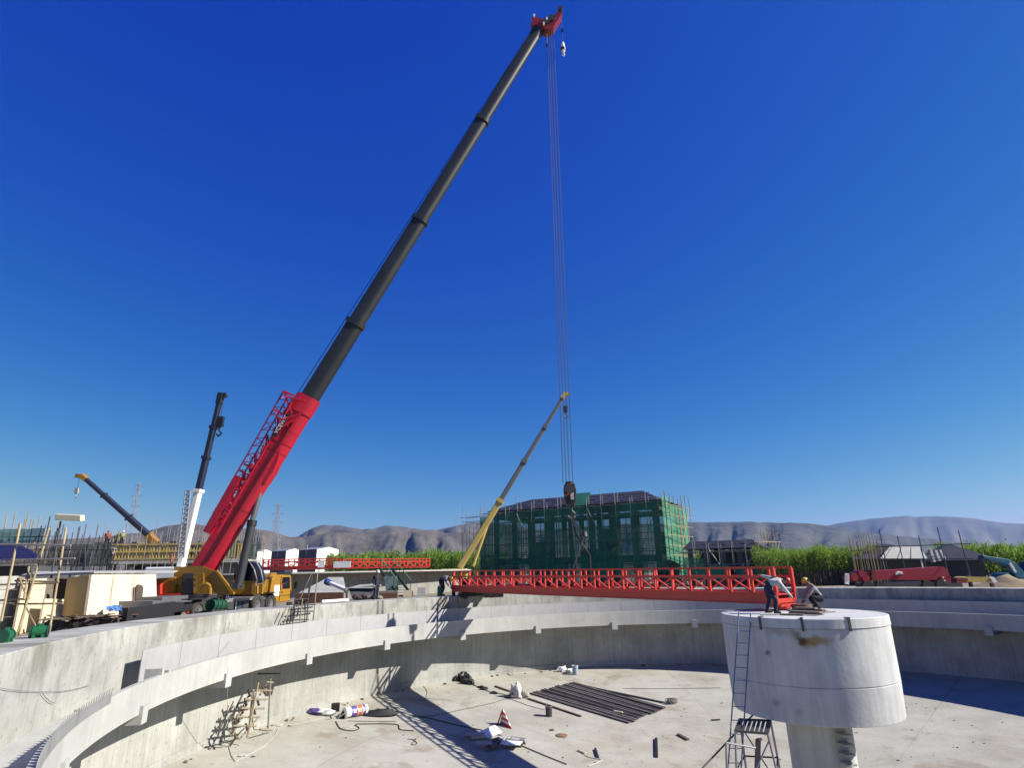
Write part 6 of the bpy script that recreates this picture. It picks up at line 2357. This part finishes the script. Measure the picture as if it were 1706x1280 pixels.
cable('small figure of eight wire on the open floor', [Z4(1510, 820), Z4(1550, 825), Z4(1585, 850), Z4(1570, 865), Z4(1545, 860), Z4(1580, 820), Z4(1550, 825)], .014, cab_m)
cable('curved wire loop beside the bridge shadow', [Z4(1560, 385), Z4(1630, 400), Z4(1665, 440), Z4(1655, 490), Z4(1620, 520)], .012, mat('cable_grey', (.16, .15, .13), .8))
cable('white cable with plugs at the bottom of the view', [Z7(900, 690), Z7(930, 702), Z7(990, 715), Z7(960, 735), Z7(920, 750)], .02, cloth_white)
cable('thin dark cable at the bottom near the weir', [Z7(-180, 420), Z7(-160, 440), Z7(-130, 430)], .012, cab_m)
# rope heap
c = F4(1310, 625)
b = MB()
for k in range(16):
    pts = []
    for q in range(13):
        a = 2 * math.pi * q / 12 + k
        r_ = .18 + .03 * k
        p = c + Vector((math.cos(a) * r_ * 1.9 - .02 * k, math.sin(a) * r_ * .8, .05 + .012 * (16 - k) + .02 * math.sin(3 * a + k)))
        pts.append(p)
    b.path(pts, .022, 4)
tag(b.build('cable_coil', cab_m, loc=c), 'flat heap of coiled black cable left of the bridge shadow', 'cable')
# paint tubes and bags
c0, c1 = F4(1015, 655, .26), F4(1180, 625, .26)
t = thing('paint_tub', 'white tub with violet and orange print lying on its side', 'tub', c0)
MB().tube(c0, c1, .24, 24).build('tub', white_m, t)
d = (c1 - c0)
for f0, f1, m_ in ((.22, .50, purple), (.52, .74, orange), (.77, .90, purple)):
    MB().tube(c0 + d * f0, c0 + d * f1, .243, 24, cap=False).build('print_band', m_, t)
MB().tube(c0 - d.normalized() * .03, c0, .255, 24).build('lid', white_m, t)
b = MB()
for k, (f, a) in enumerate(((.30, 2.2), (.35, 2.5), (.41, 2.2), (.57, 2.3), (.64, 2.5), (.82, 2.3))):   # blurred white print on the bands
    q = c0 + d * f
    _, _, x, y, z, _l = frame(c0, c1)
    n_ = (Vector((-q.x, -q.y, 1.63 - q.z))).normalized()
    n_ = (n_ - z * n_.dot(z)).normalized()
    s_ = z.cross(n_)
    for r_ in (-.06, 0, .06):
        b.bar(q + n_ * .246 + s_ * r_ - z * .03, q + n_ * .246 + s_ * r_ + z * .03, .03, .006, up=n_)
b.build('print_marks', white_m, t)
c = F4(830, 625)
t = thing('plastic_sacks', 'violet and white plastic sacks lying by the wall next to the tub', 'sacks', c)
MB().blob(c + Vector((-.35, .1, .12)), (.55, .24, .16), 5, 14, .3, rz=-.4).build('sack', purple, t)
MB().blob(c + Vector((.1, .0, .13)), (.6, .24, .17), 6, 14, .3, rz=-.2).build('sack', white_m, t)
MB().blob(c + Vector((-.75, .3, .08)), (.3, .14, .1), 7, 12, .3, rz=-.6).build('sack', bamboo, t)
p = F4(940, 600)
tag(MB().box(p + UP * .2, (.42, .2, .38), rz=.3, rx=.3).build('dark_box', black_m, loc=p), 'black box standing behind the sacks and tub', 'box')
t = thing('tool_tangle', 'tangle of tools and pale wire between sacks and tub', 'tools', F4(960, 655))
for k in range(12):
    a = F4(900 + random.random() * 130, 625 + random.random() * 45, .05)
    b_ = a + Vector((random.uniform(-.35, .35), random.uniform(-.25, .25), random.uniform(0, .25)))
    bar('tool', a, b_, .05, .04, (steel_dark, white_m, black_m, galv)[k % 4], t)
MB().blob(F4(1020, 650, .16), (.22, .2, .2), 9, 12, .3).build('black_pad', black_m, t)
# thin white scraps
for k, (x, y, lb) in enumerate(((530, 715, 'small white plaster scraps on the floor by the ladder'), (225, 955, 'knot of white cord at the left of the floor'))):
    c = F4(x, y)
    b = MB()
    for q in range(6):
        b.blob(c + Vector((random.uniform(-.4, .4), random.uniform(-.15, .15), .03)), (.13, .07, .03), q + k, 8, .4)
    tag(b.build('plaster_scrap' if k == 0 else 'cord_knot', cloth_white, loc=c), lb, 'scrap')

# ------------------------------------------------------------------ bamboo ladder scaffold standing in the tank
t = thing('ladder_scaffold', 'rickety bamboo step scaffold standing on the tank floor under the channel', 'scaffold', F4(270, 740))


def W(x, y, rr):
    return onring(*Z4(x, y), rr)


RL = R0 - 1.0
for (x0, y0, x1, y1, dr, m_) in ((430, 330, 410, 748, .25, bamboo), (335, 368, 245, 810, -.3, pole_m), (290, 430, 262, 720, -.15, bamboo), (265, 460, 110, 790, .5, bamboo), (210, 465, 105, 680, .6, steel_dark), (395, 390, 345, 470, .2, bamboo), (150, 560, 128, 700, .4, bamboo), (205, 590, 125, 780, .35, rust)):
    tube('standard', W(x0, y0, RL + dr), W(x1, y1, RL + dr), .042, m_, t)
for (x0, y0, x1, y1) in ((285, 432, 440, 434), (225, 504, 400, 503), (195, 574, 380, 575), (160, 642, 345, 642), (130, 713, 315, 714), (345, 740, 440, 746), (395, 366, 450, 370)):
    tube('rung', W(x0, y0, RL - .2), W(x1, y1, RL - .05), .04, bamboo, t)
for (x, y) in ((232, 520), (205, 580), (175, 650), (150, 700), (145, 770), (260, 450), (330, 520), (300, 590), (240, 720), (385, 440), (375, 425)):
    tube('lashing', W(x - 6, y - 24, RL - .1), W(x + 8, y + 30, RL - .1), .05, rust if x % 2 else steel_dark, t)
for (x0, y0, x1, y1) in ((265, 455, 165, 660), (250, 520, 130, 790), (340, 640, 200, 800), (110, 760, 190, 820)):
    tube('brace', W(x0, y0, RL + .3), W(x1, y1, RL - .2), .035, bamboo, t)
tube('toggle', W(330, 300, RL + .4), W(500, 300, RL + .3), .04, steel_dark, t)

# ------------------------------------------------------------------ blue ladder and steel work platform at the drum
Zc = lambda x, y: (1180 + x / 4.5706, 1000 + y / 4.5714)


def neardrum(x, y, rad):
    d = ray(*Zc(x, y))
    e = CAM - C
    a = d.x * d.x + d.y * d.y
    b = 2 * (d.x * e.x + d.y * e.y)
    c = e.x * e.x + e.y * e.y - rad * rad
    return CAM + d * ((-b - math.sqrt(max(b * b - 4 * a * c, 0))) / (2 * a))


ladder_blue = mat('ladder_blue', (.22, .31, .43), .45, .3, dirt=.3, dirt_col=(.25, .25, .25))
t = thing('ladder', 'tall thin blue steel ladder leaning on the white drum', 'ladder', onfloor(1222, 1290))
D0, D1 = neardrum(232, 96, 2.86).y, None
La0, Ra0 = neardrum(232, 95, 2.87), neardrum(323, 100, 2.83)
dep_top = (La0.y + Ra0.y) / 2
dep_bot = dep_top - 1.35
LB, RB_ = at(*Zc(150, 1290), dep_bot), at(*Zc(250, 1290), dep_bot)
LT, RT = at(*Zc(233, 95), dep_top), at(*Zc(324, 101), dep_top)
tube('stile', LB, LT, .022, ladder_blue, t)
tube('stile', RB_, RT, .022, ladder_blue, t)
for k in range(12):
    f = (k + .4) / 12
    tube('rung', LB.lerp(LT, f), RB_.lerp(RT, f), .013, ladder_blue, t)
wp = thing('work_platform', 'steel frame work platform with a slatted top at the foot of the drum', 'platform', onfloor(1260, 1270))
DW = dep_bot - .1
q = lambda x, y, dd=0: at(*Zc(x, y), DW + dd)
TL, TR, BR_, BL_ = q(240, 912, 1.0), q(474, 922, 1.0), q(452, 1020, 0), q(205, 1002, 0)
for a, b_ in ((TL, TR), (TR, BR_), (BR_, BL_), (BL_, TL)):
    bar('top_frame', a, b_, .06, .06, steel_dark, wp)
for k in range(7):
    f = (k + .5) / 7
    bar('slat', BL_.lerp(BR_, f), TL.lerp(TR, f), .085, .03, steel_dark, wp, up=UP)
legs = []
for a, dx, dd in ((TL, .1, .25), (TR, .30, .2), (BR_, .35, -.25), (BL_, -.45, -.3)):
    fz = floor_z(a.x, a.y)
    f = Vector((a.x + dx, a.y + dd, fz))
    legs.append((a, f))
    tube('leg', a, f, .035, galv, wp)
for k, f in enumerate((.28, .55, .80)):
    for i in range(4):
        a, b_ = legs[i], legs[(i + 1) % 4]
        tube('rail', a[0].lerp(a[1], f), b_[0].lerp(b_[1], f), .026, steel_dark, wp)
for i in (0, 2):
    a, b_ = legs[i], legs[(i + 1) % 4]
    tube('brace', a[0].lerp(a[1], .05), b_[0].lerp(b_[1], .55), .024, galv, wp)
    tube('brace', a[0].lerp(a[1], .55), b_[0].lerp(b_[1], .98), .024, galv, wp)
bar('upright', q(380, 1065, .4), q(372, 1300, .4), .14, .09, steel_dark, wp)
bar('bracket', q(372, 1065, .4), q(408, 1062, .4), .06, .06, galv, wp)
tube('guard_rail', q(135, 1090, -.4), q(360, 1130, -.2), .03, galv, wp)
tube('guard_rail', q(135, 1090, -.4), q(140, 1300, -.4), .03, galv, wp)
t = thing('long_bar', 'long thin steel bar propped from the floor up to the work platform', 'bar', onfloor(*Zc(0, 1250)))
tube('bar', q(-60, 1300, -.2), q(338, 880, 1.2), .025, steel_dark, t)

# scattered grit, chips and nails over the tank floor (uncountable)
b = MB()
rs = random.Random(5)
for k in range(420):
    u, v = rs.uniform(300, 1700), 1118 + 162 * rs.random() ** 1.3
    p = onfloor(u, v)
    if math.hypot(p.x - C.x, p.y - C.y) > R0 - .6 or p.y < 6:
        continue
    s = .014 + .035 * rs.random() ** 3
    b.bar(p + UP * s * .3, p + UP * s * .3 + Vector((rs.uniform(-1, 1), rs.uniform(-1, 1), 0)) * s * (1 + 2.5 * rs.random()), s, s * .7)
for k in range(60):
    a = rs.uniform(1.2, 3.4)
    p = pol(a, R0 - .25 - .3 * rs.random())
    p.z = floor_z(p.x, p.y)
    s = .03 + .06 * rs.random()
    b.box(p + UP * s * .4, (s * 2, s, s), rz=rs.random() * 3)
tag(b.build('grit', mat('grit', (.20, .18, .15), .95, var=.4, scale=8)), 'loose chips and grit scattered over the tank floor', kind='stuff')
